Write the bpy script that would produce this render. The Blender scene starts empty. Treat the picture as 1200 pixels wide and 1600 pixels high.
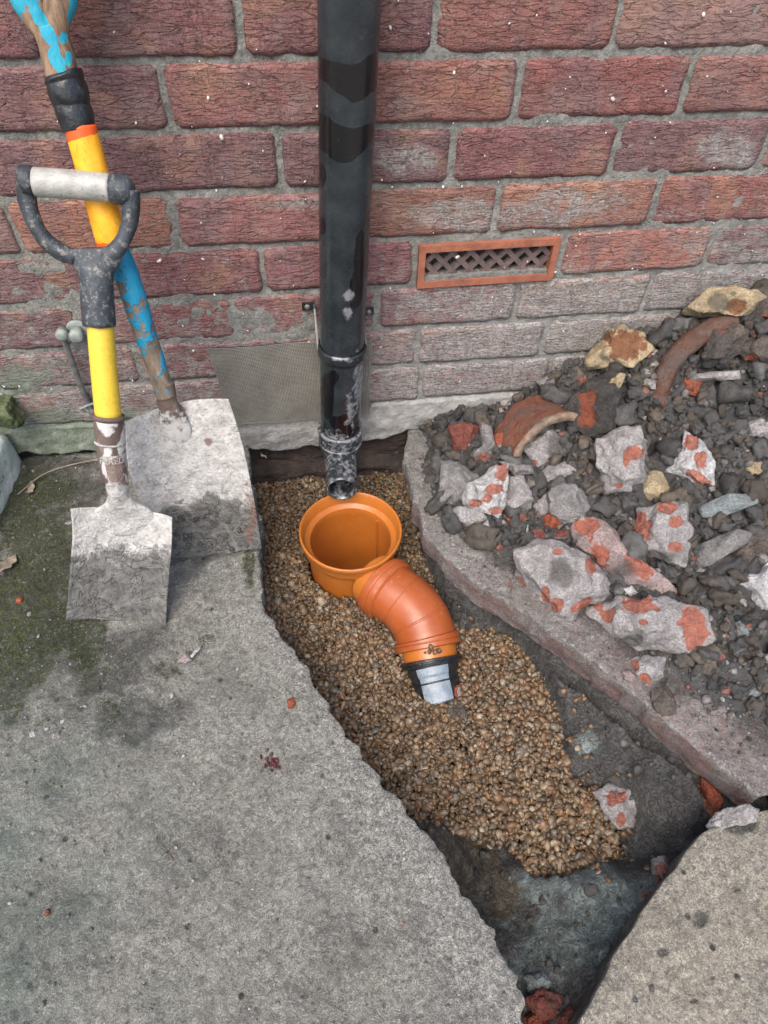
import bpy, math, random
import numpy as np
from mathutils import Matrix, Vector
random.seed(7)
rng = np.random.default_rng(11)
S = bpy.context.scene
COL = S.collection

# ------------------------------------------------------------------ camera
CAM = np.array([0.0, -0.9137, 0.84265])
RT = np.array([0.99028277, -0.1372246, 0.02257107])
UP = np.array([0.08941532, 0.75257614, 0.65240635])
FW = np.array([0.10651265, 0.64404857, -0.75753317])
FPX = 1051.6256
cd = bpy.data.cameras.new('camera')
cam = bpy.data.objects.new('camera', cd)
COL.objects.link(cam)
cd.sensor_fit = 'VERTICAL'
cd.sensor_height = 36.0
cd.sensor_width = 27.0
cd.lens = FPX / 1600 * 36
cd.clip_start = 0.02
cd.clip_end = 200
M = Matrix(((RT[0], UP[0], -FW[0], CAM[0]), (RT[1], UP[1], -FW[1], CAM[1]), (RT[2], UP[2], -FW[2], CAM[2]), (0, 0, 0, 1)))
cam.matrix_world = M
S.camera = cam
# ------------------------------------------------------------------ light
w = bpy.data.worlds.new('World')
S.world = w
w.use_nodes = True
nt = w.node_tree
nt.nodes.clear()
sky = nt.nodes.new('ShaderNodeTexSky')
sky.sky_type = 'NISHITA'
sky.sun_disc = False
SUN_EL, SUN_AZ = math.radians(58), math.radians(205)   # azimuth clockwise from +Y
sky.sun_elevation = SUN_EL
sky.sun_rotation = SUN_AZ
sky.air_density = 1.0
sky.dust_density = 4.0
sky.ozone_density = 1.0
bg = nt.nodes.new('ShaderNodeBackground')
bg.inputs['Strength'].default_value = 0.15
wo = nt.nodes.new('ShaderNodeOutputWorld')
nt.links.new(sky.outputs[0], bg.inputs[0])
nt.links.new(bg.outputs[0], wo.inputs[0])
sd = bpy.data.lights.new('sun', 'SUN')
sd.energy = 1.25
sd.angle = math.radians(42)
sd.color = (1.0, 0.96, 0.9)
sun = bpy.data.objects.new('sun', sd)
COL.objects.link(sun)
sdir = Vector((math.sin(SUN_AZ) * math.cos(SUN_EL), math.cos(SUN_AZ) * math.cos(SUN_EL), math.sin(SUN_EL)))
sun.rotation_euler = sdir.to_track_quat('Z', 'Y').to_euler()
sun.location = (0, -2, 3)
S.view_settings.view_transform = 'Standard'
S.view_settings.look = 'None'
S.view_settings.gamma = 1
S.view_settings.exposure = 1.03
S.view_settings.use_curve_mapping = False
S.render.engine = 'CYCLES'


# ------------------------------------------------------------------ surveying helpers: photograph pixel <-> world point on a known surface
def ray(px, py):
    return FW * FPX + RT * (px - 600) - UP * (py - 800)


def up(px, py, y=None, z=None):
    d = ray(px, py)
    t = (y - CAM[1]) / d[1] if y is not None else (z - CAM[2]) / d[2]
    return CAM + d * t


def onplane(px, py, P, n):
    d = ray(px, py)
    t = np.dot(P - CAM, n) / np.dot(d, n)
    return CAM + d * t


def proj(V):
    v = V - CAM
    dz = v @ FW
    return 600 + FPX * (v @ RT) / dz, 800 - FPX * (v @ UP) / dz


# ------------------------------------------------------------------ numpy noise
def _h(ix, iy, iz, seed):
    n = (ix * 374761393 + iy * 668265263 + iz * 2147483647 + seed * 1274126177) & 0xffffffff
    n = ((n ^ (n >> 13)) * 1274126177) & 0xffffffff
    n = ((n ^ (n >> 16)) * 2246822519) & 0xffffffff
    return ((n ^ (n >> 15)) & 0xffff) / 65535.0


def vn(P, s=1.0, seed=0):
    P = np.asarray(P, float) * s
    if P.shape[-1] == 2:
        P = np.concatenate([P, np.zeros(P.shape[:-1] + (1,))], -1)
    I = np.floor(P).astype(np.int64)
    f = P - I
    f = f * f * (3 - 2 * f)
    r = 0
    for a in (0, 1):
        for b in (0, 1):
            for c in (0, 1):
                wt = (f[..., 0] if a else 1 - f[..., 0]) * (f[..., 1] if b else 1 - f[..., 1]) * (f[..., 2] if c else 1 - f[..., 2])
                r = r + wt * _h(I[..., 0] + a, I[..., 1] + b, I[..., 2] + c, seed)
    return r * 2 - 1


def fbm(P, s=1.0, o=4, seed=0, g=0.5):
    r = 0
    a = 1.0
    for i in range(o):
        r = r + a * vn(P, s * 2.03 ** i, seed + i * 17)
        a *= g
    return r


def sst(x, a, b):
    t = np.clip((x - a) / (b - a), 0, 1)
    return t * t * (3 - 2 * t)


# ------------------------------------------------------------------ mesh helpers
def newmesh(name, V, F, mask=None, colr=None, smooth=True):
    """F: array (n,3) or (n,4) or list of lists"""
    me = bpy.data.meshes.new(name)
    V = np.asarray(V, np.float32)
    if isinstance(F, np.ndarray):
        k = F.shape[1]
        n = len(F)
        me.vertices.add(len(V))
        me.vertices.foreach_set('co', V.ravel())
        me.loops.add(n * k)
        me.loops.foreach_set('vertex_index', F.astype(np.int32).ravel())
        me.polygons.add(n)
        me.polygons.foreach_set('loop_start', np.arange(0, n * k, k, dtype=np.int32))
        me.polygons.foreach_set('loop_total', np.full(n, k, np.int32))
        me.update(calc_edges=True)
    else:
        me.from_pydata([tuple(v) for v in V], [], [list(map(int, f)) for f in F])
    me.polygons.foreach_set('use_smooth', [smooth] * len(me.polygons))
    for nm, arr in (('mask', mask), ('tint', colr)):
        if arr is not None:
            at = me.attributes.new(nm, 'FLOAT_COLOR', 'POINT')
            c = np.ones((len(V), 4), np.float32)
            arr = np.asarray(arr, np.float32)
            c[:, :arr.shape[1]] = arr
            if arr.shape[1] < 3:
                c[:, arr.shape[1]:3] = 0
            at.data.foreach_set('color', c.ravel())
    return me


def thing(name, label, cat, loc=(0, 0, 0), group=None, kind=None):
    o = bpy.data.objects.new(name, None)
    o.empty_display_size = 0.02
    o.location = loc
    COL.objects.link(o)
    tag(o, label, cat, group, kind)
    return o


def tag(o, label=None, cat=None, group=None, kind=None):
    if label: o['label'] = label
    if cat: o['category'] = cat
    if group: o['group'] = group
    if kind: o['kind'] = kind
    return o


def put(name, V, F, mat, parent=None, mask=None, colr=None, smooth=True, loc=None):
    """world-space vertices; stored relative to the parent thing (or to loc)"""
    V = np.asarray(V, float)
    off = np.zeros(3)
    if parent is not None:
        p = parent
        while p is not None:
            off = off + np.array(p.location)
            p = p.parent
    elif loc is not None:
        off = np.array(loc)
    me = newmesh(name, V - off, F, mask, colr, smooth)
    me.materials.append(mat)
    o = bpy.data.objects.new(name, me)
    COL.objects.link(o)
    if parent is not None:
        o.parent = parent
    elif loc is not None:
        o.location = loc
    return o


def gridF(nr, nc, closed=False):
    i = np.arange(nr - 1)[:, None]
    j = np.arange(nc if closed else nc - 1)[None, :]
    a = i * nc + j
    b = i * nc + (j + 1) % nc
    return np.stack([a, b, b + nc, a + nc], -1).reshape(-1, 4)


def join(parts):
    Vs, Fs, n = [], [], 0
    for V, F in parts:
        Vs.append(V)
        Fs.append([[int(k) + n for k in f] for f in F])
        n += len(V)
    return np.concatenate(Vs), [f for F in Fs for f in F]


def resample(P, n):
    """smooth (Catmull-Rom) resample of control rows"""
    P = np.asarray(P, float)
    m = len(P)
    Q = np.vstack([2 * P[0] - P[1], P, 2 * P[-1] - P[-2]])
    out = []
    for k in range(n):
        u = k / (n - 1) * (m - 1)
        i = min(int(u), m - 2)
        t = u - i
        p0, p1, p2, p3 = Q[i], Q[i + 1], Q[i + 2], Q[i + 3]
        out.append(.5 * ((2 * p1) + (-p0 + p2) * t + (2 * p0 - 5 * p1 + 4 * p2 - p3) * t * t + (-p0 + 3 * p1 - 3 * p2 + p3) * t ** 3))
    return np.array(out)


def loft(path, ra, rb=None, side=(1, 0, 0), seg=24, caps=True, wob=0, wseed=0, power=1.0):
    """tube with elliptic section: ra along side, rb across"""
    path = np.asarray(path, float)
    n = len(path)
    ra = np.broadcast_to(ra, (n,)).astype(float)
    rb = ra if rb is None else np.broadcast_to(rb, (n,)).astype(float)
    T = np.gradient(path, axis=0)
    T /= np.linalg.norm(T, axis=1)[:, None]
    s = np.asarray(side, float)
    V = []
    for k in range(n):
        a = s - np.dot(s, T[k]) * T[k]
        a /= np.linalg.norm(a)
        b = np.cross(T[k], a)
        s = a
        th = np.arange(seg) / seg * 2 * math.pi
        c, sn = np.cos(th), np.sin(th)
        if power != 1:
            c = np.sign(c) * np.abs(c) ** power
            sn = np.sign(sn) * np.abs(sn) ** power
        V.append(path[k] + c[:, None] * a * ra[k] + sn[:, None] * b * rb[k])
    V = np.concatenate(V)
    if wob:
        V = V + np.stack([vn(V, 90, wseed + q) for q in range(3)], -1) * wob
    F = gridF(n, seg, True).tolist()
    if caps:
        F.append(list(range(seg))[::-1])
        F.append([(n - 1) * seg + q for q in range(seg)])
    return V, F


def shell(path, ro, ri, side=(1, 0, 0), seg=48):
    """pipe with wall thickness, closed ends (annuli)"""
    Vo, Fo = loft(path, ro, side=side, seg=seg, caps=False)
    Vi, Fi = loft(path, ri, side=side, seg=seg, caps=False)
    n = len(Vo)
    F = list(Fo) + [[a + n for a in f[::-1]] for f in Fi]
    L = (len(path) - 1) * seg
    for q in range(seg):
        r = (q + 1) % seg
        F.append([q, n + q, n + r, r][::1])
        F.append([L + q, L + r, n + L + r, n + L + q])
    return np.concatenate([Vo, Vi]), F


def box(c, h, R=None):
    c = np.asarray(c, float)
    v = np.array([[x, y, z] for x in (-1, 1) for y in (-1, 1) for z in (-1, 1)], float) * h
    if R is not None:
        v = v @ np.asarray(R).T
    return v + c, [[0, 1, 3, 2], [4, 6, 7, 5], [0, 4, 5, 1], [2, 3, 7, 6], [0, 2, 6, 4], [1, 5, 7, 3]]


def bar(p, q, wd, hd, nrm):
    """box-section bar from p to q; wd across, hd along nrm"""
    p = np.asarray(p, float); q = np.asarray(q, float)
    a = q - p; L = np.linalg.norm(a); a /= L
    n = np.asarray(nrm, float); n = n - np.dot(n, a) * a; n /= np.linalg.norm(n)
    s = np.cross(n, a)
    return box((p + q) / 2, np.array([L / 2, wd / 2, hd / 2]), np.stack([a, s, n], 1))


def ico(sub):
    import bmesh
    bm = bmesh.new()
    bmesh.ops.create_icosphere(bm, subdivisions=sub, radius=1)
    V = np.array([v.co[:] for v in bm.verts])
    F = np.array([[v.index for v in f.verts] for f in bm.faces])
    bm.free()
    return V, F


ICO = {k: ico(k) for k in (1, 2, 3, 4, 5)}


def rotm(n):
    q = rng.normal(size=(n, 4))
    q /= np.linalg.norm(q, axis=1)[:, None]
    w_, x, y, z = q.T
    return np.stack([1 - 2 * (y * y + z * z), 2 * (x * y - z * w_), 2 * (x * z + y * w_), 2 * (x * y + z * w_), 1 - 2 * (x * x + z * z), 2 * (y * z - x * w_), 2 * (x * z - y * w_), 2 * (y * z + x * w_), 1 - 2 * (x * x + y * y)], -1).reshape(n, 3, 3)


def lumps(sub, nvar, amp, freq, cut=0, seed=0):
    V0, F0 = ICO[sub]
    out = []
    for k in range(nvar):
        V = V0.copy()
        r_ = np.random.default_rng(seed + k)
        for _ in range(cut):
            n = r_.normal(size=3); n /= np.linalg.norm(n)
            d = r_.uniform(.55, .85)
            ex = np.maximum(0, V @ n - d)
            V = V - ex[:, None] * n * .95
        V = V * (1 + amp * fbm(V + k * 9.1, freq, 3, seed + k)[:, None])
        out.append(V)
    return out, F0


def scatter(var, F0, P, R, Sc):
    n = len(P)
    Vs = np.stack(var)
    pick = rng.integers(0, len(var), n)
    V = Vs[pick] * Sc[:, None, :]
    V = np.einsum('nij,nkj->nki', R, V) + P[:, None, :]
    nv = V.shape[1]
    F = (F0[None] + (np.arange(n) * nv)[:, None, None]).reshape(-1, 3)
    return V.reshape(-1, 3), F, nv


def inpoly(x, y, poly):
    r = np.zeros(np.shape(x), bool)
    n = len(poly)
    for i in range(n):
        x1, y1 = poly[i][:2]; x2, y2 = poly[(i + 1) % n][:2]
        c = ((y1 > y) != (y2 > y)) & (x < (x2 - x1) * (y - y1) / (y2 - y1 + 1e-12) + x1)
        r ^= c
    return r


def blobs(V, L, seed=0, wob=.35, freq=60):
    """stain mask on real vertices; L: (px,py,rx,ry[,rot]) as surveyed in the photograph"""
    x, y = proj(V)
    nz = fbm(V, freq, 3, seed)
    m = np.zeros(len(V))
    for b in L:
        cx, cy, rx, ry = b[:4]
        a = math.radians(b[4]) if len(b) > 4 else 0
        dx, dy = x - cx, y - cy
        u = (dx * math.cos(a) + dy * math.sin(a)) / rx
        v = (-dx * math.sin(a) + dy * math.cos(a)) / ry
        d = np.sqrt(u * u + v * v) + nz * wob
        m = np.maximum(m, np.clip(1.0 - (d - .5), 0, 1))   # 0.5 at d == 1
    return m


# ------------------------------------------------------------------ material helper
class N:
    def __init__(s, name):
        s.m = bpy.data.materials.new(name)
        s.m.use_nodes = True
        s.t = s.m.node_tree
        s.t.nodes.clear()
        s.out = s.t.nodes.new('ShaderNodeOutputMaterial')
        s.b = s.t.nodes.new('ShaderNodeBsdfPrincipled')
        s.t.links.new(s.b.outputs[0], s.out.inputs[0])
        s.co = s.t.nodes.new('ShaderNodeTexCoord').outputs['Object']

    def link(s, a, b):
        if isinstance(a, (int, float)):
            b.default_value = a
        elif isinstance(a, (tuple, list)):
            b.default_value = (*a, 1) if len(a) == 3 and len(b.default_value) == 4 else a
        else:
            s.t.links.new(a, b)

    def n(s, ty, **k):
        x = s.t.nodes.new(ty)
        for a, v in k.items():
            setattr(x, a, v)
        return x

    def world(s):
        s.co = s.n('ShaderNodeNewGeometry').outputs['Position']

    def scaled(s, sc, src=None):
        x = s.n('ShaderNodeMapping')
        s.link(src or s.co, x.inputs[0])
        x.inputs['Scale'].default_value = sc
        return x.outputs[0]

    def noise(s, sc, det=4, ro=.55, dist=0, vec=None):
        x = s.n('ShaderNodeTexNoise')
        s.link(vec or s.co, x.inputs['Vector'])
        x.inputs['Scale'].default_value = sc
        x.inputs['Detail'].default_value = det
        x.inputs['Roughness'].default_value = ro
        x.inputs['Distortion'].default_value = dist
        return x.outputs[0]

    def voro(s, sc, feat='F1', vec=None, rnd=1):
        x = s.n('ShaderNodeTexVoronoi', feature=feat)
        s.link(vec or s.co, x.inputs['Vector'])
        x.inputs['Scale'].default_value = sc
        x.inputs['Randomness'].default_value = rnd
        return x

    def math(s, op, a, b=0, c=None, clamp=False):
        x = s.n('ShaderNodeMath', operation=op, use_clamp=clamp)
        s.link(a, x.inputs[0]); s.link(b, x.inputs[1])
        if c is not None: s.link(c, x.inputs[2])
        return x.outputs[0]

    def mix(s, f, a, b, mode='MIX'):
        x = s.n('ShaderNodeMix', data_type='RGBA', blend_type=mode)
        s.link(f, x.inputs[0]); s.link(a, x.inputs[6]); s.link(b, x.inputs[7])
        return x.outputs[2]

    def ramp(s, f, st):
        x = s.n('ShaderNodeValToRGB')
        s.link(f, x.inputs[0])
        e = x.color_ramp.elements
        while len(e) < len(st): e.new(.5)
        for q, (p, c) in zip(e, st):
            q.position = p
            q.color = (*c, 1) if isinstance(c, (tuple, list)) else (c, c, c, 1)
        return x.outputs[0]

    def step(s, f, a, b):
        x = s.n('ShaderNodeMapRange', interpolation_type='SMOOTHSTEP')
        s.link(f, x.inputs[0])
        x.inputs[1].default_value = a; x.inputs[2].default_value = b
        return x.outputs[0]

    def attr(s, nm='mask'):
        x = s.n('ShaderNodeAttribute', attribute_name=nm)
        return x.outputs['Color']

    def sep(s, c):
        x = s.n('ShaderNodeSeparateColor')
        s.link(c, x.inputs[0])
        return x.outputs

    def bump(s, L):
        nrm = None
        for h, d in L:
            x = s.n('ShaderNodeBump')
            x.inputs['Strength'].default_value = 1
            x.inputs['Distance'].default_value = d
            s.link(h, x.inputs['Height'])
            if nrm is not None: s.link(nrm, x.inputs['Normal'])
            nrm = x.outputs[0]
        s.link(nrm, s.b.inputs['Normal'])

    def done(s, col, rough=.85, spec=.3, metal=0, coat=0):
        s.link(col, s.b.inputs['Base Color'])
        s.link(rough, s.b.inputs['Roughness'])
        s.b.inputs['Specular IOR Level'].default_value = spec
        s.link(metal, s.b.inputs['Metallic'])
        s.b.inputs['Coat Weight'].default_value = coat
        return s.m


def masked(n, ch, sc=120, k=.35, wd=.06, det=5):
    """crisp-edged mask from a soft attribute channel broken up by noise"""
    v = n.sep(n.attr('mask'))[ch]
    f = n.math('MULTIPLY_ADD', n.math('SUBTRACT', n.noise(sc, det, .6), .5), k * 2, v)
    return n.step(f, .5 - wd, .5 + wd)


def m_concrete(name, c1, c2, c3, dust, moss=False):
    n = N(name); n.world()
    a = n.noise(9, 6, .6)
    col = n.ramp(a, [(.3, c1), (.52, c2), (.75, c3)])
    g = n.noise(260, 5, .7, 1.2)
    col = n.mix(n.step(g, .30, .62), n.mix(.5, col, (.08, .08, .072)), col)
    g2 = n.noise(700, 3, .7)
    col = n.mix(n.step(g2, .5, .75), col, n.mix(.4, col, (.5, .49, .46)))
    v = n.voro(150)
    sp = n.math('MULTIPLY', n.step(v.outputs['Distance'], .22, .12), n.step(n.sep(v.outputs['Color'])[0], .86, .9))
    col = n.mix(sp, col, n.mix(n.sep(v.outputs['Color'])[1], (.5, .46, .4), (.3, .17, .13)))
    v2 = n.voro(70)
    pit = n.math('MULTIPLY', n.step(v2.outputs['Distance'], .3, .16), n.step(n.sep(v2.outputs['Color'])[0], .9, .93))
    col = n.mix(pit, col, (.06, .06, .055))
    d = masked(n, 1, 90, .5, .3)                      # G pale dust / freshly broken concrete
    col = n.mix(n.math('MULTIPLY', d, .75), col, n.mix(n.step(g, .3, .7), (.17, .165, .15), dust))
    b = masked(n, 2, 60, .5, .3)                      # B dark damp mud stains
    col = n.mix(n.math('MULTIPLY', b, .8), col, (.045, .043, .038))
    if moss:
        mm = masked(n, 0, 110, .6, .22)               # R moss and algae
        col = n.mix(n.math('MULTIPLY', mm, .9), col, n.ramp(n.noise(120, 4, .7), [(.3, (.020, .024, .012)), (.5, (.050, .058, .024)), (.62, (.085, .105, .030)), (.78, (.17, .20, .05))]))
    ridge = n.math('ABSOLUTE', n.math('SUBTRACT', n.noise(95, 4, .6, 1.6), .5))
    worm = n.step(n.math('ABSOLUTE', n.math('SUBTRACT', n.noise(150, 3, .6, 2.2), .5)), 0, .05)
    mot = n.noise(120, 3, .6, .8)
    col = n.mix(n.math('MULTIPLY', n.step(mot, .54, .36), .42), col, (.12, .12, .108))
    mot2 = n.noise(210, 4, .7, 1.4)
    col = n.mix(n.math('MULTIPLY', n.step(mot2, .52, .68), .45), col, (.55, .54, .51))
    col = n.mix(n.math('MULTIPLY', n.step(n.noise(14, 4, .6, .5), .48, .64), .28), col, (.12, .12, .11))
    col = n.mix(n.math('MULTIPLY', n.math('SUBTRACT', 1, worm), .5), col, (.07, .07, .064))
    if not moss:
        col = n.mix(n.math('MULTIPLY', masked(n, 0, 60, .7, .25), .7), col, n.mix(n.step(g, .3, .6), (.17, .085, .07), (.34, .20, .175)))
    if moss:
        sx_ = n.n('ShaderNodeSeparateXYZ'); n.link(n.co, sx_.inputs[0])
        tl = n.math('MULTIPLY', n.math('MULTIPLY', n.step(sx_.outputs[0], -.12, -.40), n.step(sx_.outputs[1], -.40, -.62)), n.step(n.noise(10, 4, .6), .3, .65))
        col = n.mix(n.math('MULTIPLY', tl, .5), col, (.105, .165, .14))  # teal corner vignette painted into the concrete colour, lower left
    n.bump([(n.noise(60, 4, .6), .008), (g, .0055), (n.step(ridge, 0, .12), .0022), (worm, .0014), (g2, .0014)])
    return n.done(col, .9, .25)


# ------------------------------------------------------------------ ground surveying: edges, heights
RE = np.array([(0.05, .192), (0, .19), (-.034, .179), (-.09, .171), (-.145, .17), (-.20, .171), (-.252, .176), (-.294, .197), (-.345, .237), (-.4, .282), (-.455, .330), (-.507, .374), (-.56, .412), (-.614, .449), (-.66, .482), (-.715, .516)])
LE = np.array([(0.02, -.104), (-.019, -.103), (-.08, -.098), (-.144, -.091), (-.24, -.084), (-.36, -.082), (-.40, -.067), (-.455, -.033), (-.52, -.004), (-.581, .024), (-.62, .048), (-.661, .070), (-.724, .112), (-.773, .139), (-.824, .160), (-.885, .166), (-.96, .15), (-1.1, .10), (-1.7, .0)])
BE = np.array([(-.722, .506), (-.735, .432), (-.75, .402), (-.766, .381), (-.809, .318), (-.845, .275), (-.893, .223), (-.95, .19), (-1.1, .15), (-1.7, .05)])


def ip(T, y):
    return np.interp(-np.asarray(y), -T[:, 0], T[:, 1])


GPX = [(400, 735), (640, 735), (648, 800), (662, 880), (700, 960), (721, 985), (760, 985), (792, 992), (833, 1037), (854, 1075), (875, 1117), (884, 1165), (892, 1208), (933, 1229), (942, 1267), (967, 1296), (975, 1333), (917, 1354), (875, 1371), (837, 1369), (808, 1325), (758, 1308), (708, 1300), (655, 1280), (600, 1250), (500, 1120), (380, 980), (370, 850)]


def gz(x, y):
    """gravel surface height"""
    P = np.stack([np.asarray(x, float), np.asarray(y, float)], -1)
    z = -.108 - .014 * sst(-P[..., 1], .36, .5) + .010 * vn(P, 9, 3) + .004 * vn(P, 30, 4)
    z = z + .012 * np.exp(-(((P[..., 0] - .24) / .07) ** 2 + ((P[..., 1] + .52) / .08) ** 2))
    z = z - .026 * np.exp(-(((P[..., 0] - .166) / .045) ** 2 + ((P[..., 1] + .445) / .028) ** 2))
    return z


GP = [tuple(up(x, y, z=-.117)[:2]) for x, y in GPX]


def edged(x, y):
    """perpendicular distance to the right slab edge, positive to the right"""
    x = np.asarray(x, float); y = np.asarray(y, float)
    best = np.full(x.shape, 9.)
    P = RE[:, ::-1]
    for (x1, y1), (x2, y2) in zip(P[:-1], P[1:]):
        dx, dy = x2 - x1, y2 - y1
        t = np.clip(((x - x1) * dx + (y - y1) * dy) / (dx * dx + dy * dy), 0, 1)
        best = np.minimum(best, np.hypot(x - x1 - t * dx, y - y1 - t * dy))
    return np.where(x > ip(RE, y), best, -best)


def tz(x, y):
    """trench floor and banks"""
    x = np.asarray(x, float); y = np.asarray(y, float)
    P = np.stack([x, y], -1)
    d = -edged(x, y)
    t = sst(d, .0, .125)
    bank = -.066 - .090 * t - .03 * np.clip(1 - np.abs(d - .004) / .012, 0, 1)
    low = -.145 + .05 * np.exp(-np.clip(ip(BE, y) - x, 0, 1) / .03)
    k = sst(-y, .70, .76)
    z = bank * (1 - k) + low * k
    z = z + .055 * np.exp(-(((x - .30) / .075) ** 2 + ((y + .755) / .045) ** 2))      # blue clay lump
    z = z + .030 * np.exp(-(((x - .26) / .05) ** 2 + ((y + .83) / .05) ** 2))
    z = z + .060 * np.exp(-(((x - .11) / .05) ** 2 + ((y + .685) / .05) ** 2))         # brown bank under the left slab
    z = z + .035 * np.exp(-(((x - .44) / .04) ** 2 + ((y + .67) / .05) ** 2))
    z = z + .030 * np.exp(-(((x - .17) / .03) ** 2 + ((y + .87) / .04) ** 2))
    nz = .012 * vn(P, 22, 31) + .007 * fbm(P, 50, 3, 33) + .0015 * fbm(P, 190, 2, 35)
    z = z + nz
    g = gz(x, y) - .009
    ins = inpoly(x, y, GP)
    z = np.where(ins, np.minimum(z, g), z)
    return np.where(np.hypot(x - .061, y + .2115) < .0705, np.minimum(z, -.30), z)


def hz(x, y):
    """soil heap height above the right slab (z = 0)"""
    x = np.asarray(x, float); y = np.asarray(y, float)
    P = np.stack([x, y], -1)
    d = edged(x, y)
    start = np.interp(-y, [0, .05, .15, .3, .45, .6, .7], [.07, .045, .05, .095, .11, .10, .13])
    h = .36 * (d - start) + .012
    wl = np.interp(x, [.20, .25, .33, .41, .48, .54, .60, .64, .70, .78, 1.3], [-.01, .02, .03, .075, .115, .155, .195, .21, .225, .235, .25])
    h = h + (wl - h) * sst(y, -.16, -.02)
    h = np.minimum(h, .27)
    h = h * (1 - .6 * sst(-y, .45, .72))
    l1 = fbm(P, 34, 3, 51)
    h = h + sst(h, -.01, .03) * (.017 * l1 + .010 * np.abs(vn(P, 70, 57)) + .004 * fbm(P, 160, 3, 61))
    h = np.where(y < -.705, h - (-.705 - y) * 3, h)
    return h


def hit(px, py, fn, z0=.3):
    d = ray(px, py)
    z = z0
    for z in np.arange(z0, -.3, -.002):
        t = (z - CAM[2]) / d[2]
        p = CAM + d * t
        if p[1] > -.002:
            continue
        if float(fn(p[0], p[1])) >= z:
            return p
    t = (-.03 - CAM[1]) / d[1]
    return CAM + d * t


def surf(x, y):
    """everything on the right: heap over slab"""
    return np.maximum(hz(x, y), 0.0)


# ------------------------------------------------------------------ slabs
def slab(name, xs_fn, ys, edgepts_fn, side, mat, maskfn, thick, far, seed, amp=1.0, ntop=190, chip=.004, fine=.5):
    """side=+1: slab lies left of its edge; -1: right of it"""
    rows = len(ys)
    e0 = edgepts_fn(ys)
    Pe = np.stack([ys * 0 + seed, ys], -1)
    e = e0 + side * (chip * fbm(Pe, 60, 4, seed, .65) + chip * 1.2 * vn(Pe, 14, seed + 3))
    s = np.linspace(0, 1, ntop)
    # fine columns near the edge, coarse far out
    dist = np.where(s < .9, s / .9 * fine, fine + (s - .9) / .1 * far)
    X = e[:, None] - side * dist[None, :]
    Y = np.broadcast_to(ys[:, None], X.shape)
    P2 = np.stack([X, Y], -1)
    Z = amp * (.0030 * vn(P2, 7, seed + 5) + .0016 * fbm(P2, 40, 3, seed + 6) + .0009 * fbm(P2, 170, 2, seed + 8))
    rr = .0035 + .002 * vn(Pe, 40, seed + 9)
    Z = Z - .5 * rr[:, None] * np.clip(1 - dist[None, :] / .010, 0, 1) ** 2
    # the broken side face: extra columns going down
    k = 9
    dn = np.linspace(.06, 1, k)
    Zs = Z[:, :1] - dn[None, :] * thick
    Ps = np.stack([np.broadcast_to(dn[None] * .08, Zs.shape), np.broadcast_to(ys[:, None], Zs.shape)], -1)
    Xs = X[:, :1] + side * (.0035 * np.sin(dn * 2.6)[None] + .004 * fbm(Ps, 60, 3, seed + 11) * dn[None]) - side * .008 * dn[None]
    Xa = np.concatenate([Xs[:, ::-1], X], 1)
    Ya = np.concatenate([np.broadcast_to(ys[:, None], Xs.shape), Y], 1)
    Za = np.concatenate([Zs[:, ::-1], Z], 1)
    V = np.stack([Xa, Ya, Za], -1).reshape(-1, 3)
    F = gridF(rows, Xa.shape[1])
    if side > 0:
        F = F[:, ::-1]
    F = F[:, ::-1] if side > 0 else F
    o = put(name, V, F, mat, mask=maskfn(V))
    tag(o, kind='structure')
    return o, e


def ys_arr(a, b, st, far=None):
    y = np.arange(a, b, -st)
    if far is not None:
        y = np.concatenate([y, np.linspace(b, far, 12)])
    return y


m_conL = m_concrete('concrete_grey', (.38, .37, .31), (.475, .46, .395), (.56, .535, .47), (.74, .71, .64), True)
m_conR = m_concrete('concrete_pink', (.36, .30, .275), (.48, .42, .39), (.57, .52, .48), (.72, .69, .65))
m_conB = m_concrete('concrete_warm', (.56, .49, .375), (.64, .57, .45), (.70, .63, .52), (.70, .67, .59))


def maskL(V):
    x, y = proj(V)
    r = .66 * blobs(V, [(50, 930, 90, 210), (20, 800, 70, 90), (0, 1060, 70, 110), (390, 880, 10, 40)], 1, .7, 22) + .32 * blobs(V, [(75, 850, 50, 70), (20, 990, 70, 90), (70, 1000, 40, 60), (10, 1070, 40, 60)], 11, .7, 40)
    r = np.maximum(r, .52 * blobs(V, [(325, 1000, 12, 12), (262, 1050, 18, 13), (140, 990, 24, 14), (120, 1103, 14, 9), (385, 885, 6, 30), (200, 1030, 14, 10), (75, 1183, 12, 8)], 12, .7, 60))
    r = r * np.where(V[:, 2] < -.01, 0, 1)
    g = np.zeros(len(V))
    d = np.abs(V[:, 0] - ip(LE, V[:, 1]))
    g = .74 * np.exp(-d / .07) * sst(y, 880, 960) + .42 * sst(y, 1100, 1350) * np.exp(-d / .13)
    g = np.maximum(g, .45 * blobs(V, [(330, 930, 130, 60), (560, 1250, 60, 60), (300, 1130, 200, 60), (40, 1510, 30, 40), (130, 740, 60, 12, -20)], 2, .5, 20))
    b = blobs(V, [(110, 725, 130, 24), (330, 850, 70, 22), (200, 1010, 90, 30), (200, 1120, 60, 40), (90, 770, 70, 40), (150, 1040, 80, 40), (700, 1500, 10, 6), (405, 1500, 8, 6), (105, 900, 100, 160), (60, 760, 110, 60)], 4, .7, 22) * .68
    b = np.maximum(b, .40 * blobs(V, [(90, 1000, 150, 190), (230, 1080, 90, 60), (330, 1330, 120, 60), (130, 1450, 120, 80), (560, 1480, 90, 50)], 14, .8, 12))
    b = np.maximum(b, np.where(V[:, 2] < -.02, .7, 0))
    return np.stack([r, g, b], -1)


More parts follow.
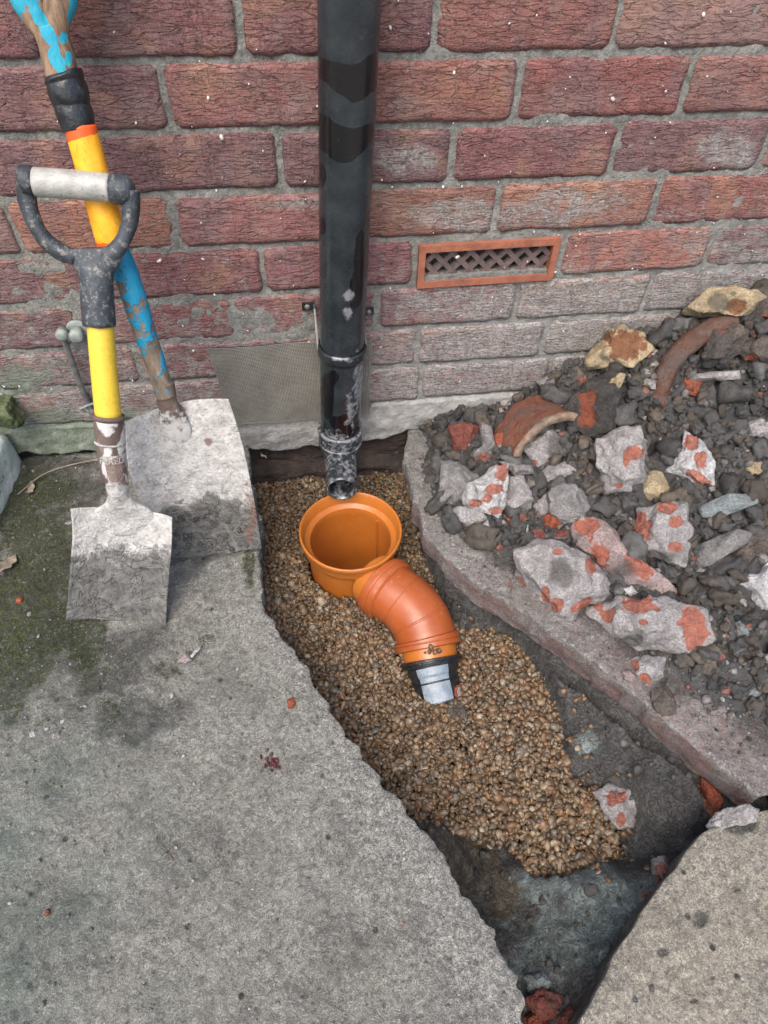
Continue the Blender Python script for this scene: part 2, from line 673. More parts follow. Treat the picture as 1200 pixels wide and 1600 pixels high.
def maskR(V):
    d = edged(V[:, 0], V[:, 1])
    g = .85 + .2 * vn(V, 14, 3) - .55 * sst(-V[:, 1], .10, .34)
    g = np.where((V[:, 2] < -.003), .30 + .5 * vn(V, 26, 8), g)
    g = np.maximum(g, .95 * np.exp(-np.abs(d) / .004) * (V[:, 2] > -.012))
    r = np.where(V[:, 2] < -.006, .50 + .35 * vn(V, 30, 12), .25 * sst(-V[:, 1], .3, .5) + .1 * vn(V, 30, 14))
    b = .55 * sst(d, .02, .06) * sst(-V[:, 1], .16, .34) + .25 * fbm(V, 18, 2, 5) - .25 * sst(-V[:, 1], -.1, -.3)
    return np.stack([r, g, b], -1)


def maskB(V):
    b = blobs(V, [(1095, 1435, 14, 12), (1018, 1545, 6, 10), (1035, 1490, 10, 8), (1112, 1530, 6, 6), (1085, 1565, 8, 6), (1150, 1390, 10, 6), (1160, 1290, 30, 12)], 9, .4, 60)
    b = np.where(V[:, 2] < -.015, .65, b)
    g = .25 + .3 * vn(V, 12, 3)
    return np.stack([np.zeros(len(V)), g, b], -1)


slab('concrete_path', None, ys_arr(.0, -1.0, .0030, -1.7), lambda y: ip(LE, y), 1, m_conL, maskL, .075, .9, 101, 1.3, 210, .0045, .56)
V = None
slab('concrete_slab', None, ys_arr(.0, -.712, .004), lambda y: ip(RE, y), -1, m_conR, maskR, .055, 1.0, 202, 1.6, 110, .0032, .30)


def be_x(y):
    return ip(BE, y)


slab('concrete_paving', None, ys_arr(-.724, -1.0, .0032, -1.7), be_x, -1, m_conB, maskB, .08, .9, 303, 1.3, 170, .003, .45)

# ------------------------------------------------------------------ trench
n = N('mud'); n.world()
a = n.noise(24, 6, .6)
c = n.ramp(a, [(.3, (.042, .040, .038)), (.55, (.080, .077, .072)), (.8, (.15, .14, .13))])
c = n.mix(masked(n, 0, 70, .4, .2), c, n.ramp(n.noise(60, 4, .6), [(.3, (.09, .11, .107)), (.7, (.19, .225, .215))]))
c = n.mix(masked(n, 1, 70, .4, .2), c, n.ramp(n.noise(50, 4, .6), [(.3, (.06, .048, .034)), (.7, (.13, .11, .08))]))
c = n.mix(masked(n, 2, 60, .3, .1), c, (.20, .085, .05))
cr = n.math('ABSOLUTE', n.math('SUBTRACT', n.noise(75, 4, .6, 1.0), .5))
n.bump([(n.noise(55, 5, .6), .012), (n.noise(240, 4, .65, 1), .0035), (n.step(cr, 0, .06), .002)])
m_mud = n.done(c, n.math('MULTIPLY_ADD', n.noise(80, 3), .5, .35), .45)
gx = np.arange(-.15, .56, .0036)
gy = np.arange(.03, -1.05, -.0036)
X, Y = np.meshgrid(gx, gy)
Z = tz(X, Y)
V = np.stack([X, Y, Z], -1).reshape(-1, 3)
q = np.maximum(blobs(V, [(935, 1430, 90, 85, -30), (850, 1390, 50, 30), (830, 1300, 20, 14), (915, 1165, 22, 22)], 3, .4, 30), .62 * blobs(V, [(860, 1480, 90, 110)], 8, .6, 30))
q2 = blobs(V, [(725, 1345, 60, 50, 40), (780, 1400, 30, 30), (1050, 1460, 25, 60, 30)], 5, .4, 30)
q3 = blobs(V, [(1110, 1235, 14, 40), (1040, 1375, 14, 12), (1010, 1400, 10, 8)], 6, .4, 60)
tag(put('trench_soil', V, gridF(*X.shape)[:, ::-1], m_mud, mask=np.stack([q, q2, q3], -1)), kind='structure')
# deep soil everywhere under the slabs so nothing is open underneath
V, F = box((.3, -.6, -.55), (2.2, 1.6, .12))
tag(put('subsoil', V, F, m_mud, mask=np.zeros((8, 3))), kind='structure')

# open ground beyond the slabs, out to the horizon
V = np.array([(-60, -60, -.02), (60, -60, -.02), (60, 60, -.02), (-60, 60, -.02), (-1.40, -1.62, -.02), (1.25, -1.62, -.02), (1.25, .02, -.02), (-1.40, .02, -.02)], float)
tag(put('ground', V, [[0, 1, 5, 4], [1, 2, 6, 5], [2, 3, 7, 6], [3, 0, 4, 7]], m_conB, mask=np.zeros((8, 3))), kind='structure')

# clods along the banks of the trench
n = N('soil'); n.world()
tt = n.attr('tint')
c = n.mix(n.step(n.noise(90, 4, .6), .35, .7), n.mix(.45, tt, (.02, .02, .02)), tt)
n.bump([(n.noise(220, 5, .7), .003), (n.noise(700, 3, .7), .0008)])
m_soil = n.done(c, n.math('MULTIPLY_ADD', n.noise(60, 3), .6, .28), .5)
var, F0 = lumps(2, 8, .28, 1.6, 3, 5)


def soilcol(k):
    b = rng.uniform(.5, 1.5, (k, 1))
    t_ = rng.uniform(size=(k, 1))
    return np.where(t_ < .3, np.array([[.080, .063, .047]]), np.where(t_ < .45, np.array([[.088, .086, .083]]), np.array([[.052, .050, .048]]))) * b + rng.uniform(0, .02, (k, 1)) * np.array([[1., .9, .7]])


k = 350
px = rng.uniform(-.11, .52, k * 4); py = rng.uniform(-.93, 0, k * 4)
ok = (~inpoly(px, py, GP)) & (px < np.where(py > -.715, ip(RE, py), ip(BE, py)) - .0) & (px > ip(LE, py) - .02)
px, py = px[ok][:k], py[ok][:k]
r = rng.gamma(2.0, .0013, len(px)) + .001
r = np.minimum(r, .008)
P = np.stack([px, py, tz(px, py) + r * .1], -1)
V, F, nv = scatter(var, F0, P, rotm(len(P)), r[:, None] * rng.uniform(.6, 1.3, (len(P), 3)))
tag(put('soil_crumbs', V, F, m_soil, colr=np.repeat(soilcol(len(P)), nv, 0)), 'dark mud crumbs lining the floor and banks of the trench', 'soil', kind='stuff')

# ------------------------------------------------------------------ gravel
n = N('pea_gravel')
n.co = n.n('ShaderNodeNewGeometry').outputs['Position']
tt = n.attr('tint')
c = n.mix(n.step(n.noise(260, 4, .6), .3, .75), n.mix(.5, tt, (.05, .035, .022)), tt)
n.bump([(n.noise(500, 3, .6), .0004)])
m_gravel = n.done(c, .44, .45)
var, F0 = lumps(2, 10, .16, 1.1, 3, 77)
st = .0060
pts = []
for layer in range(3):
    xx, yy = np.meshgrid(np.arange(-.16, .46, st), np.arange(.02, -.86, -st))
    xx = xx.ravel() + rng.uniform(-.5, .5, xx.size) * st * 1.1
    yy = yy.ravel() + rng.uniform(-.5, .5, yy.size) * st * 1.1
    jit = .004 * vn(np.stack([xx, yy], -1), 60, 9)
    ok = inpoly(xx + jit, yy + jit, GP)
    # not inside the hopper
    ok &= np.hypot(xx - .061, yy + .212) > .0775
    xx, yy = xx[ok], yy[ok]
    zz = np.maximum(gz(xx, yy), np.minimum(tz(xx, yy), gz(xx, yy) + .004)) + (.0022, -.003, -.0065)[layer] + rng.uniform(-.0015, .0025, len(xx))
    pts.append(np.stack([xx, yy, zz], -1))
P = np.concatenate(pts)
# stragglers on the bank
k = 110
sx, sy = [], []
for _ in range(k):
    i = rng.integers(0, len(GP) - 12) + 2
    g0 = GP[i % len(GP)]
    sx.append(g0[0] + abs(rng.normal(0, .02))); sy.append(g0[1] + rng.normal(0, .02))
sx, sy = np.array(sx), np.array(sy)
ok = (sx < ip(RE, sy) - .01)
P = np.concatenate([P, np.stack([sx, sy, tz(sx, sy) + .003], -1)[ok]])
axp = up(671, 1018, z=-.114); dv_ = (CAM - axp) / np.linalg.norm(CAM - axp)
P = np.concatenate([P, np.array([axp + dv_ * .050 + RT * a_ + UP * b_ for a_, b_ in ((0, 0), (.008, -.001), (-.007, -.002), (.015, .001), (.003, .007))])])
ln = len(P)
sz = rng.gamma(7, .00053, ln) + .0005
sz = np.clip(sz, .0022, .0085)
pal = np.array([(.20, .125, .07), (.15, .095, .055), (.27, .18, .11), (.32, .24, .17), (.24, .13, .06), (.13, .10, .075), (.42, .35, .28), (.19, .17, .155), (.30, .16, .09), (.11, .08, .055), (.36, .27, .19)])
wts = np.array([.2, .17, .14, .08, .08, .09, .03, .05, .05, .08, .03])
ci = rng.choice(len(pal), ln, p=wts / wts.sum())
colr = pal[ci] * rng.uniform(.62, 1.08, (ln, 1))
colr = (colr * .92 + colr.mean(1)[:, None] * .08) * np.array([[.92, .90, .80]])
V, F, nv = scatter(var, F0, P, rotm(ln), sz[:, None] * np.stack([rng.uniform(.95, 1.45, ln), rng.uniform(.8, 1.05, ln), rng.uniform(.45, .8, ln)], -1))
tag(put('pea_gravel', V, F, m_gravel, colr=np.repeat(colr, nv, 0)), 'brown rounded pea gravel bedding round the orange gully in the trench', 'gravel', kind='stuff')

# ------------------------------------------------------------------ wall
wall = thing('brick_wall', 'weathered red brick house wall with grey mortar behind the downpipe', 'wall', (.2, 0, 0))
n = N('brick'); n.world()
tt = n.attr('tint')
mk = n.sep(n.attr('mask'))
dis = n.n('ShaderNodeVectorMath', operation='MULTIPLY_ADD')
nz_ = n.n('ShaderNodeTexNoise'); nz_.inputs['Scale'].default_value = 38; nz_.inputs['Detail'].default_value = 4
n.link(n.co, nz_.inputs['Vector']); n.link(nz_.outputs['Color'], dis.inputs[0]); dis.inputs[1].default_value = (.016, .0, .011); n.link(n.co, dis.inputs[2])
vs = n.scaled((36, 12, 190), dis.outputs[0])
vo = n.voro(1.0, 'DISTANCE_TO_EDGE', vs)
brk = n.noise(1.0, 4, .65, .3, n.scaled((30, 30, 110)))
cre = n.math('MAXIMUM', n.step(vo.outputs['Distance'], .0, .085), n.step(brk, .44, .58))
wv2 = n.noise(1.0, 3, .6, .8, n.scaled((34, 34, 190)))
cre2 = n.step(n.math('ABSOLUTE', n.math('SUBTRACT', wv2, .52)), .0, .03)
vl = n.noise(1.0, 2, .5, .1, n.scaled((150, 150, 5)))
ver = n.step(n.math('ABSOLUTE', n.math('SUBTRACT', vl, .62)), .0, .012)
c = n.mix(n.step(n.noise(45, 5, .65), .3, .7), n.mix(.35, tt, (.07, .035, .04)), tt)
c = n.mix(n.math('MULTIPLY', n.step(n.noise(13, 3, .5), .5, .66), .5), c, (.34, .17, .095))
c = n.mix(n.math('MULTIPLY', n.step(n.noise(11, 3, .5, 0, n.scaled((1.3, 1, .9))), .52, .64), .5), c, (.12, .07, .078))
c = n.mix(n.math('MULTIPLY_ADD', n.step(n.noise(380, 4, .7), .42, .75), .42, .10), c, (.36, .29, .27))
c = n.mix(n.math('MULTIPLY', n.step(n.noise(16, 4, .6), .48, .72), .35), c, (.26, .22, .20))
c = n.mix(n.math('MULTIPLY', n.math('SUBTRACT', 1, cre), .34), c, (.085, .055, .05))  # mild dirt in the creases, with some of their shadow painted in
# grey lime and dust film: mask red channel
fv = n.math('MULTIPLY_ADD', n.math('SUBTRACT', n.noise(50, 6, .75), .5), 1.5, mk[0])
ff = n.math('MULTIPLY', n.step(fv, .28, .8), .88)
c = n.mix(ff, c, n.mix(n.step(n.noise(300, 4, .7), .35, .7), (.20, .19, .175), (.42, .40, .375)))
fg = n.math('MULTIPLY', n.step(n.math('MULTIPLY_ADD', n.math('SUBTRACT', n.noise(60, 5, .7), .5), 1.2, mk[1]), .4, .7), .8)
c = n.mix(fg, c, (.17, .20, .155))
n.bump([(n.noise(30, 4, .6), .0025), (cre, .0015), (cre2, .0007), (ver, .0005), (n.noise(420, 4, .7), .0009)])
m_brick = n.done(c, .88, .2)

n = N('mortar'); n.world()
g = n.noise(420, 4, .7)
c = n.ramp(n.noise(22, 5, .65), [(.3, (.15, .15, .135)), (.55, (.24, .235, .21)), (.8, (.36, .35, .32))])
c = n.mix(n.step(g, .52, .75), c, (.38, .37, .34))
c = n.mix(n.math('MULTIPLY', n.step(n.noise(130, 4, .7), .55, .4), .4), c, (.06, .06, .055))
fg = masked(n, 0, 60, .5, .2)
c = n.mix(n.math('MULTIPLY', fg, .8), c, n.ramp(n.noise(45, 4, .6), [(.35, (.10, .13, .075)), (.7, (.25, .29, .24))]))
fg = masked(n, 1, 60, .5, .3)
c = n.mix(n.math('MULTIPLY', fg, .8), c, n.ramp(n.noise(45, 4, .6), [(.35, (.27, .26, .24)), (.7, (.44, .43, .41))]))
n.bump([(n.noise(70, 4, .6), .006), (g, .002)])
m_mortar = n.done(c, .92, .2)

ZC = .671
BR = {-2: [-.69, -.465, -.24, -.015, .2, .425, .65, .87, 1.09, 1.31], -1: [-.58, -.352, -.128, .097, .315, .54, .765, .985, 1.2],
      0: [-.69, -.465, -.24, -.015, .2, .425, .65, .87, 1.09, 1.31],
      1: [-.69, -.47, -.246, -.032, .192, .411, .632, .855, 1.08, 1.3], 2: [-.58, -.352, -.128, .087, .302, .526, .75, .97, 1.2],
      3: [-.68, -.455, -.225, 0., .226, .45, .672, .895, 1.12, 1.34], 4: [-.58, -.353, -.147, .075, .298, .533, .755, .98, 1.2],
      5: [-.71, -.49, -.265, -.039, .184, .411, .650, .87, 1.09, 1.3], 6: [-.54, -.315, -.09, .13, .353, .573, .795, 1.02, 1.24],
      7: [-.7, -.476, -.25, -.027, .198, .414, .636, .86, 1.08, 1.3], 8: [-.56, -.338, -.112, .03, .207, .438, .66, .88, 1.1]}
cols = {(5, .411): (.36, .125, .085), (2, .302): (.235, .066, .055), (2, .087): (.24, .08, .055), (1, .192): (.23, .075, .06), (3, .226): (.19, .06, .06),
        (4, .533): (.24, .07, .06), (2, -.128): (.215, .075, .065), (4, -.147): (.25, .09, .085), (2, .526): (.25, .095, .075), (5, -.265): (.19, .055, .058),
        (3, -.225): (.14, .055, .06), (1, -.246): (.17, .055, .052), (6, -.09): (.22, .07, .07), (7, -.25): (.20, .06, .065), (6, -.315): (.22, .062, .06)}


def film(V):
    x, z = V[:, 0], V[:, 2]
    f = .20 + .40 * sst(z, .48, .05) + .34 * sst(x, .05, .40) * sst(z, .48, .24)
    f = np.maximum(f, .62 * blobs(V, [(895, 320, 100, 30), (700, 330, 100, 34), (1140, 250, 50, 40), (960, 460, 190, 26), (690, 470, 100, 30), (640, 250, 70, 30), (740, 540, 120, 20), (1100, 385, 70, 30), (450, 320, 60, 16), (640, 600, 90, 30), (100, 640, 90, 16), (870, 490, 120, 20), (60, 560, 60, 30)], 3, .4, 16))
    f = f - .25 * blobs(V, [(980, 395, 110, 30), (800, 590, 90, 12), (1000, 140, 200, 30)], 4, .2, 16)
    g = .9 * blobs(V, [(30, 590, 90, 30), (60, 650, 120, 20), (10, 640, 40, 60)], 6, .5, 20)
    return f, g


nu, nvv = 34, 12
for rk, xs in BR.items():
    zb = ZC - .075 * rk
    for i in range(len(xs) - 1):
        if rk == 5 and abs(xs[i] - .184) < .001:
            continue
        x0, x1 = xs[i] + .0046 + rng.uniform(-.001, .001), xs[i + 1] - .0046 + rng.uniform(-.001, .001)
        z0, z1 = zb + rng.uniform(-.001, .001), zb + .0665 + rng.uniform(-.0015, .0015)
        u = np.linspace(0, 1, nu); v = np.linspace(0, 1, nvv)
        U, W = np.meshgrid(u, v)
        sx = x0 + U * (x1 - x0)
        szz = z0 + W * (z1 - z0)
        P2 = np.stack([sx, szz], -1)
        ed = np.minimum(np.minimum(U * (x1 - x0), (1 - U) * (x1 - x0)), np.minimum(W, 1 - W) * (z1 - z0))
        kx = .0014 * vn(P2, 60, 5 + rk) + .0010 * vn(P2, 230, 6)
        kz = .0013 * vn(P2, 40, 8 + rk) + .0009 * vn(P2, 240, 7)
        # rounded, broken corners
        cx = np.minimum(U, 1 - U) * (x1 - x0); cz = np.minimum(W, 1 - W) * (z1 - z0)
        corner = np.clip(1 - np.hypot(cx, cz) / .006, 0, 1) * (1 + .5 * vn(P2 * 0 + [x0, z0], 100, 3))
        sx2 = sx + kx + np.where(U < .5, 1, -1) * corner * .003
        sz2 = szz + kz + np.where(W < .5, 1, -1) * corner * .0025
        yy = -.001 + .0016 * np.clip(1 - ed / .003, 0, 1) ** 2 + .0010 * fbm(P2, 45, 3, 12) + rng.uniform(-.0015, .0015) + corner * .003
        top = np.stack([sx2, yy, sz2], -1).reshape(-1, 3)
        F = gridF(nvv, nu).tolist()
        ring = [j for j in range(nu)] + [j * nu + nu - 1 for j in range(1, nvv)] + [(nvv - 1) * nu + j for j in range(nu - 2, -1, -1)] + [j * nu for j in range(nvv - 2, 0, -1)]
        back = top[ring].copy(); back[:, 1] = .03
        nb = len(top)
        L = len(ring)
        for j in range(L):
            F.append([ring[(j + 1) % L], ring[j], nb + j, nb + (j + 1) % L])
        V = np.concatenate([top, back])
        f, g = film(V)
        base = None
        for (r_, xx_), cc in cols.items():
            if r_ == rk and abs(xx_ - xs[i]) < .002: base = cc
        if base is None:
            t = rng.uniform()
            base = np.array([(.20, .066, .054), (.15, .066, .070), (.24, .098, .062), (.17, .055, .060), (.19, .105, .092), (.13, .056, .058)][rng.integers(0, 6)])
            base = base * rng.uniform(.85, 1.25) * 1.12
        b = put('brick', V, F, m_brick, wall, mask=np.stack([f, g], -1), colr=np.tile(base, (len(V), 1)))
# mortar bed: one rough sheet just behind the brick faces
gx = np.arange(-.72, 1.34, .006); gzz = np.arange(.06, .90, .005)
X, Z = np.meshgrid(gx, gzz)
P2 = np.stack([X, Z], -1)
Y = .0026 + .0014 * fbm(P2, 60, 3, 41) - .0025 * np.clip(vn(P2, 12, 43), 0, 1)
hole = (X > .192) & (X < .398) & (Z > .300) & (Z < .352)
F = gridF(*X.shape)
hv = hole.reshape(-1)
F = F[~hv[F].all(1)]
V = np.stack([X, Y, Z], -1).reshape(-1, 3)
f, g = film(V)
put('mortar', V, F, m_mortar, wall, mask=np.stack([g, f * .6], -1))
V, F = box((.3, .09, .40), (1.05, .055, .52))
put('wall_core', V, F, m_mortar, wall, mask=np.zeros((8, 2)))
# cement plinth with a rough lower edge
gx = np.arange(-.72, 1.34, .005)
tt_ = np.linspace(0, 1, 26)
X, T = np.meshgrid(gx, tt_)
bot = np.interp(gx, [-.72, -.49, -.30, -.12, -.095, -.05, .05, .146, .19, 1.34], [.01, .013, .004, .004, -.020, -.030, -.028, -.022, -.004, -.02]) + .004 * fbm(np.stack([gx, gx * 0], -1), 40, 3, 9)
topz = np.interp(gx, [-.72, -.13, -.12, .115, .125, 1.34], [.069, .069, .05, .05, .069, .069])
Zp = topz[None] * (1 - T) + bot[None] * T
P2 = np.stack([X, Zp], -1)
Yp = -.004 + .0035 * fbm(P2, 26, 4, 21) - .004 * sst(T, .1, .5) + .03 * np.clip((T - .93) / .07, 0, 1) ** 1.5 + .012 * np.clip(1 - T / .08, 0, 1)
V = np.stack([X, Yp, Zp], -1).reshape(-1, 3)
f, g = film(V)
g2 = sst(V[:, 0], -.16, -.35) * .75
f2 = sst(V[:, 0], -.2, -.05) * .72
put('cement_plinth', V, gridF(*X.shape)[:, ::-1], m_mortar, wall, mask=np.stack([g2, f2], -1))
# dark footing seen in the hole
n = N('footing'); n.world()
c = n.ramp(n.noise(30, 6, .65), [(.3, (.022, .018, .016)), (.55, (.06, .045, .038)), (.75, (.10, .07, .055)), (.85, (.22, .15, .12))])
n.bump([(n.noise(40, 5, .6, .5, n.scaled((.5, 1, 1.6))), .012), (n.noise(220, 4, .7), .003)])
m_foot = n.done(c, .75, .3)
X, Z = np.meshgrid(np.arange(-.2, .5, .005), np.arange(-.2, .0, .005))
P2 = np.stack([X, Z], -1)
Y = .012 + .010 * fbm(P2 * [.6, 1.4], 30, 4, 71) + .012 * np.clip(-.075 - Z, -.1, 0) * 10
Y = .012 + .007 * fbm(P2 * [.6, 1.4], 30, 4, 71) - .022 * sst(-Z, .070, .085) - .02 * sst(-Z, .10, .16)
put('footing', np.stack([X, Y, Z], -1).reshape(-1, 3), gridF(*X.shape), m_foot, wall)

# air brick
n = N('terracotta'); n.world()
c = n.ramp(n.noise(60, 5, .6), [(.3, (.22, .075, .045)), (.7, (.35, .13, .075))])
c = n.mix(n.math('MULTIPLY', n.step(n.noise(150, 5, .7), .52, .7), .55), c, (.20, .17, .155))
n.bump([(n.noise(200, 4, .7), .0012)])
m_terra = n.done(c, .8, .25)
n = N('terracotta_dirty'); n.world()
c = n.ramp(n.noise(80, 5, .6), [(.3, (.09, .07, .065)), (.6, (.16, .115, .105)), (.8, (.22, .13, .10))])
n.bump([(n.noise(250, 4, .7), .0015)])
m_terrad = n.done(c, .85, .25)
ax0, ax1, az0, az1 = .189, .402, .291, .358
fw = .010
ab = None
parts = []
sk = .004


def AZ(x, z):   # the air brick sits a little crooked
    return z + (x - .295) * .012


for (xa, xb, za, zb_) in ((ax0, ax1, az1 - fw, az1), (ax0, ax1, az0, az0 + fw), (ax0, ax0 + fw, az0 + fw, az1 - fw), (ax1 - fw, ax1, az0 + fw, az1 - fw)):
    V, F = box(((xa + xb) / 2, .007, (za + zb_) / 2), np.array([(xb - xa) / 2, .013, (zb_ - za) / 2]))
    parts.append((V, F))
V, F = join(parts)
V[:, 2] = AZ(V[:, 0], V[:, 2])
air = put('air_brick', V, F, m_terra, wall, smooth=False)
parts = []
xi0, xi1, zi0, zi1 = ax0 + fw, ax1 - fw, az0 + fw, az1 - fw
pitch = .0275
for s in (1, -1):
    for k in range(-4, 12):
        c0 = xi0 + k * pitch + (.004 if s == 1 else 0)
        p = np.array([c0, zi0]); q_ = np.array([c0 + s * (zi1 - zi0) * 1.0, zi1])
        tlo, thi = 0, 1
        dx = q_[0] - p[0]
        t0, t1 = sorted(((xi0 - p[0]) / dx, (xi1 - p[0]) / dx))
        tlo, thi = max(0, t0), min(1, t1)
        if thi - tlo < .05: continue
        a_ = p + (q_ - p) * tlo; b_ = p + (q_ - p) * thi
        parts.append(bar((a_[0], .008 + (.0006 if s == 1 else 0), a_[1]), (b_[0], .008 + (.0006 if s == 1 else 0), b_[1]), .0072, .010, (0, 1, 0)))
V, F = join(parts)
V[:, 2] = AZ(V[:, 0], V[:, 2])
put('lattice', V, F, m_terrad, air, smooth=False)
V, F = box(((xi0 + xi1) / 2, .012, zi0 + .003), np.array([(xi1 - xi0) / 2 - .0005, .0145, .0035]))
V[:, 2] = AZ(V[:, 0], V[:, 2])
put('sill', V, F, m_mortar, air, smooth=False)
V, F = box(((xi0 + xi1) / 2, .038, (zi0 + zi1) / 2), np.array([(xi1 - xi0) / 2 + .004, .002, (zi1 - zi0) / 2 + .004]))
put('back', V, F, m_foot, air, smooth=False)  # dark sheet, its colour standing in for the unlit void behind the lattice

# white specks on the wall
n = N('lime_white'); c = n.ramp(n.noise(200), [(.3, (.45, .43, .38)), (.7, (.72, .70, .66))]); m_white = n.done(c, .8, .3)
k = 260
px = rng.uniform(-.5, 1.1, k); pz = rng.uniform(.08, .68, k)
P = np.stack([px, np.full(k, -.0025), pz], -1)
var1, F1 = lumps(1, 4, .3, 1.5, 0, 9)
r = rng.gamma(1.6, .00055, k) + .0004
r = np.minimum(r, .0032)
Rz = np.tile(np.eye(3), (k, 1, 1))
th = rng.uniform(-1, 1, k)
Rz[:, 0, 0] = np.cos(th); Rz[:, 0, 2] = np.sin(th); Rz[:, 2, 0] = -np.sin(th); Rz[:, 2, 2] = np.cos(th)
V, F, nv = scatter(var1, F1, P, Rz, np.stack([r * .8, r * .0 + .0012, r * 1.3], -1))
o = put('lime_specks', V, F, m_white, wall)
o['kind'] = 'stuff'

# ------------------------------------------------------------------ glass-fibre mesh patch on the wall
mesh_t = thing('mesh_patch', 'grey woven mesh patch fixed over the wall behind the downpipe', 'mesh patch', (0, -.008, .12))
n = N('mesh_grey'); n.world()
c = n.ramp(n.noise(20, 5, .65), [(.3, (.19, .178, .155)), (.7, (.31, .295, .255))])
c = n.mix(n.math('MULTIPLY', n.step(n.noise(200, 4, .7), .55, .75), .6), c, (.28, .27, .24))
m_net = n.done(c, .75, .3)
n = N('mesh_back'); n.world()
c = n.ramp(n.noise(40, 5, .65), [(.3, (.022, .02, .018)), (.7, (.06, .057, .05))])
m_netb = n.done(c, .9, .2)
C4 = [up(325, 545, y=-.008), up(580, 531, y=-.008), up(577, 648, y=-.008), up(362, 664, y=-.008)]


def quad(u, v, yy=-.008):
    p = (C4[0] * (1 - u) + C4[1] * u) * (1 - v) + (C4[3] * (1 - u) + C4[2] * u) * v
    p = p.copy(); p[1] = yy - .0012 * math.sin(u * 9 + v * 4) - .0006 * math.sin(u * 23 - v * 13)
    return p


gu = np.linspace(0, 1, 60); gv = np.linspace(0, 1, 40)
V = np.array([quad(a_, b_, -.0055) for b_ in gv for a_ in gu])
put('cloth', V, gridF(40, 60)[:, ::-1], m_netb, mesh_t)
parts = []
for b_ in np.linspace(0, 1, 62):
    path = np.array([quad(a_, b_ + .006 * math.sin(a_ * 7), -.0076) for a_ in np.linspace(0, 1, 26)])
    parts.append(loft(path, .00058, seg=4, side=(0, 0, 1), caps=False))
for a_ in np.linspace(0, 1, 96):
    path = np.array([quad(a_ + .003 * math.sin(b_ * 6), b_, -.0080) for b_ in np.linspace(0, 1, 16)])
    parts.append(loft(path, .00058, seg=4, side=(1, 0, 0), caps=False))
V, F = join(parts)
o = put('weave', V, F, m_net, mesh_t); o['kind'] = 'stuff'

# ------------------------------------------------------------------ downpipe
n = N('black_pvc'); n.world()
mk = n.attr('mask')
film_ = n.step(n.noise(25, 4, .6), .3, .7)
c = n.mix(film_, (.012, .016, .019), (.026, .032, .036))
wet = masked(n, 0, 40, .12, .06)
c = n.mix(n.math('MULTIPLY', wet, .85), c, (.004, .003, .004))
sm = masked(n, 1, 130, .9, .22)
c = n.mix(n.math('MULTIPLY', sm, .6), c, (.30, .30, .31))
c = n.mix(n.step(n.noise(900, 2, .5), .72, .78), c, (.25, .25, .25))
n.bump([(n.noise(300, 3, .6), .0002)])
m_pvc = n.done(c, n.math('MULTIPLY_ADD', wet, -.12, n.math('MULTIPLY_ADD', n.noise(60, 4, .6), .22, .15)), .6)
dp = thing('downpipe', 'black plastic rainwater downpipe with wet patches ending over the gully', 'downpipe', (.06, -.055, -.04))
PA = np.array([.060, -.055, .028]); PB = np.array([.0885, -.055, .70])
ax = PB - PA


def pp(z):
    return PA + ax * ((z - PA[2]) / ax[2])


zs = np.concatenate([np.linspace(.045, .72, 170), [1.1]])
path = np.array([pp(z) for z in zs])
V, F = shell(path, .0335, .0310, seg=72)
wetb = [(502, 278, 7, 24), (503, 352, 6, 16), (560, 425, 11, 58, 5), (512, 620, 10, 34), (540, 668, 26, 22), (520, 590, 8, 12), (560, 640, 6, 30)]
wm = blobs(V, wetb, 3, .3, 45)
x_, y_ = proj(V)
xx_ = np.array([495, 510, 525, 540, 550, 565, 580, 600])
wv_ = 3 * vn(V, 60, 3)
for t_, b_ in (([88, 92, 97, 100, 102, 98, 85, 68], [120, 128, 142, 155, 163, 158, 146, 140]), ([172, 182, 192, 198, 201, 200, 194, 186], [232, 240, 250, 255, 254, 238, 224, 212])):
    tt0 = np.interp(x_, xx_, t_) + wv_; bb0 = np.interp(x_, xx_, b_) + wv_ * 1.5
    wm = np.maximum(wm, np.clip(.5 + np.minimum(y_ - tt0, bb0 - y_) / 12, 0, 1))
smg = blobs(V, [(545, 465, 9, 12), (543, 490, 7, 12), (560, 600, 9, 50), (520, 690, 30, 16), (548, 640, 9, 30)], 8, .5, 90) * .62
put('pipe', V, F, m_pvc, dp, mask=np.stack([wm, smg], -1))
# bracket: band, side ears, screws
zc = .225
bz = pp(zc)
path = np.array([pp(z) for z in np.linspace(zc - .0085, zc + .0085, 8)])
rb = .0365 + np.array([0, .0010, .0013, .0013, .0013, .0013, .0010, 0])
V, F = shell(path, rb, .0338, seg=64)
br = put('bracket', V, F, m_pvc, dp, mask=np.stack([np.zeros(len(V)), blobs(V, [(535, 560, 20, 6)], 3, .5, 90) * .6], -1))
parts = []
for s in (-1, 1):
    x = bz[0] + s * .0368
    z2 = zc + .045 if s < 0 else zc + .03
    parts.append(bar((x, -.055, zc), (x, -.012, z2 - .002), .012, .0028, (1, 0, 0)))
    parts.append(bar((x, -.012, z2 - .010), (x, -.005, z2 + .004), .012, .0028, (1, 0, 0)))
    parts.append(bar((x - .001 * s, -.0045, z2), (x + s * .018, -.0045, z2), .012, .003, (0, 1, 0)))
for s_ in (0, 1):
    V, F = join(parts[s_ * 3:s_ * 3 + 3])
    put('strap', V, F, m_pvc, br, mask=np.zeros((len(V), 2)), smooth=False)
n = N('steel_dull'); c = n.ramp(n.noise(120, 4, .6), [(.3, (.10, .10, .095)), (.7, (.22, .22, .21))]); n.bump([(n.noise(300, 3), .0006)]); m_steel = n.done(c, .5, .5, .4)
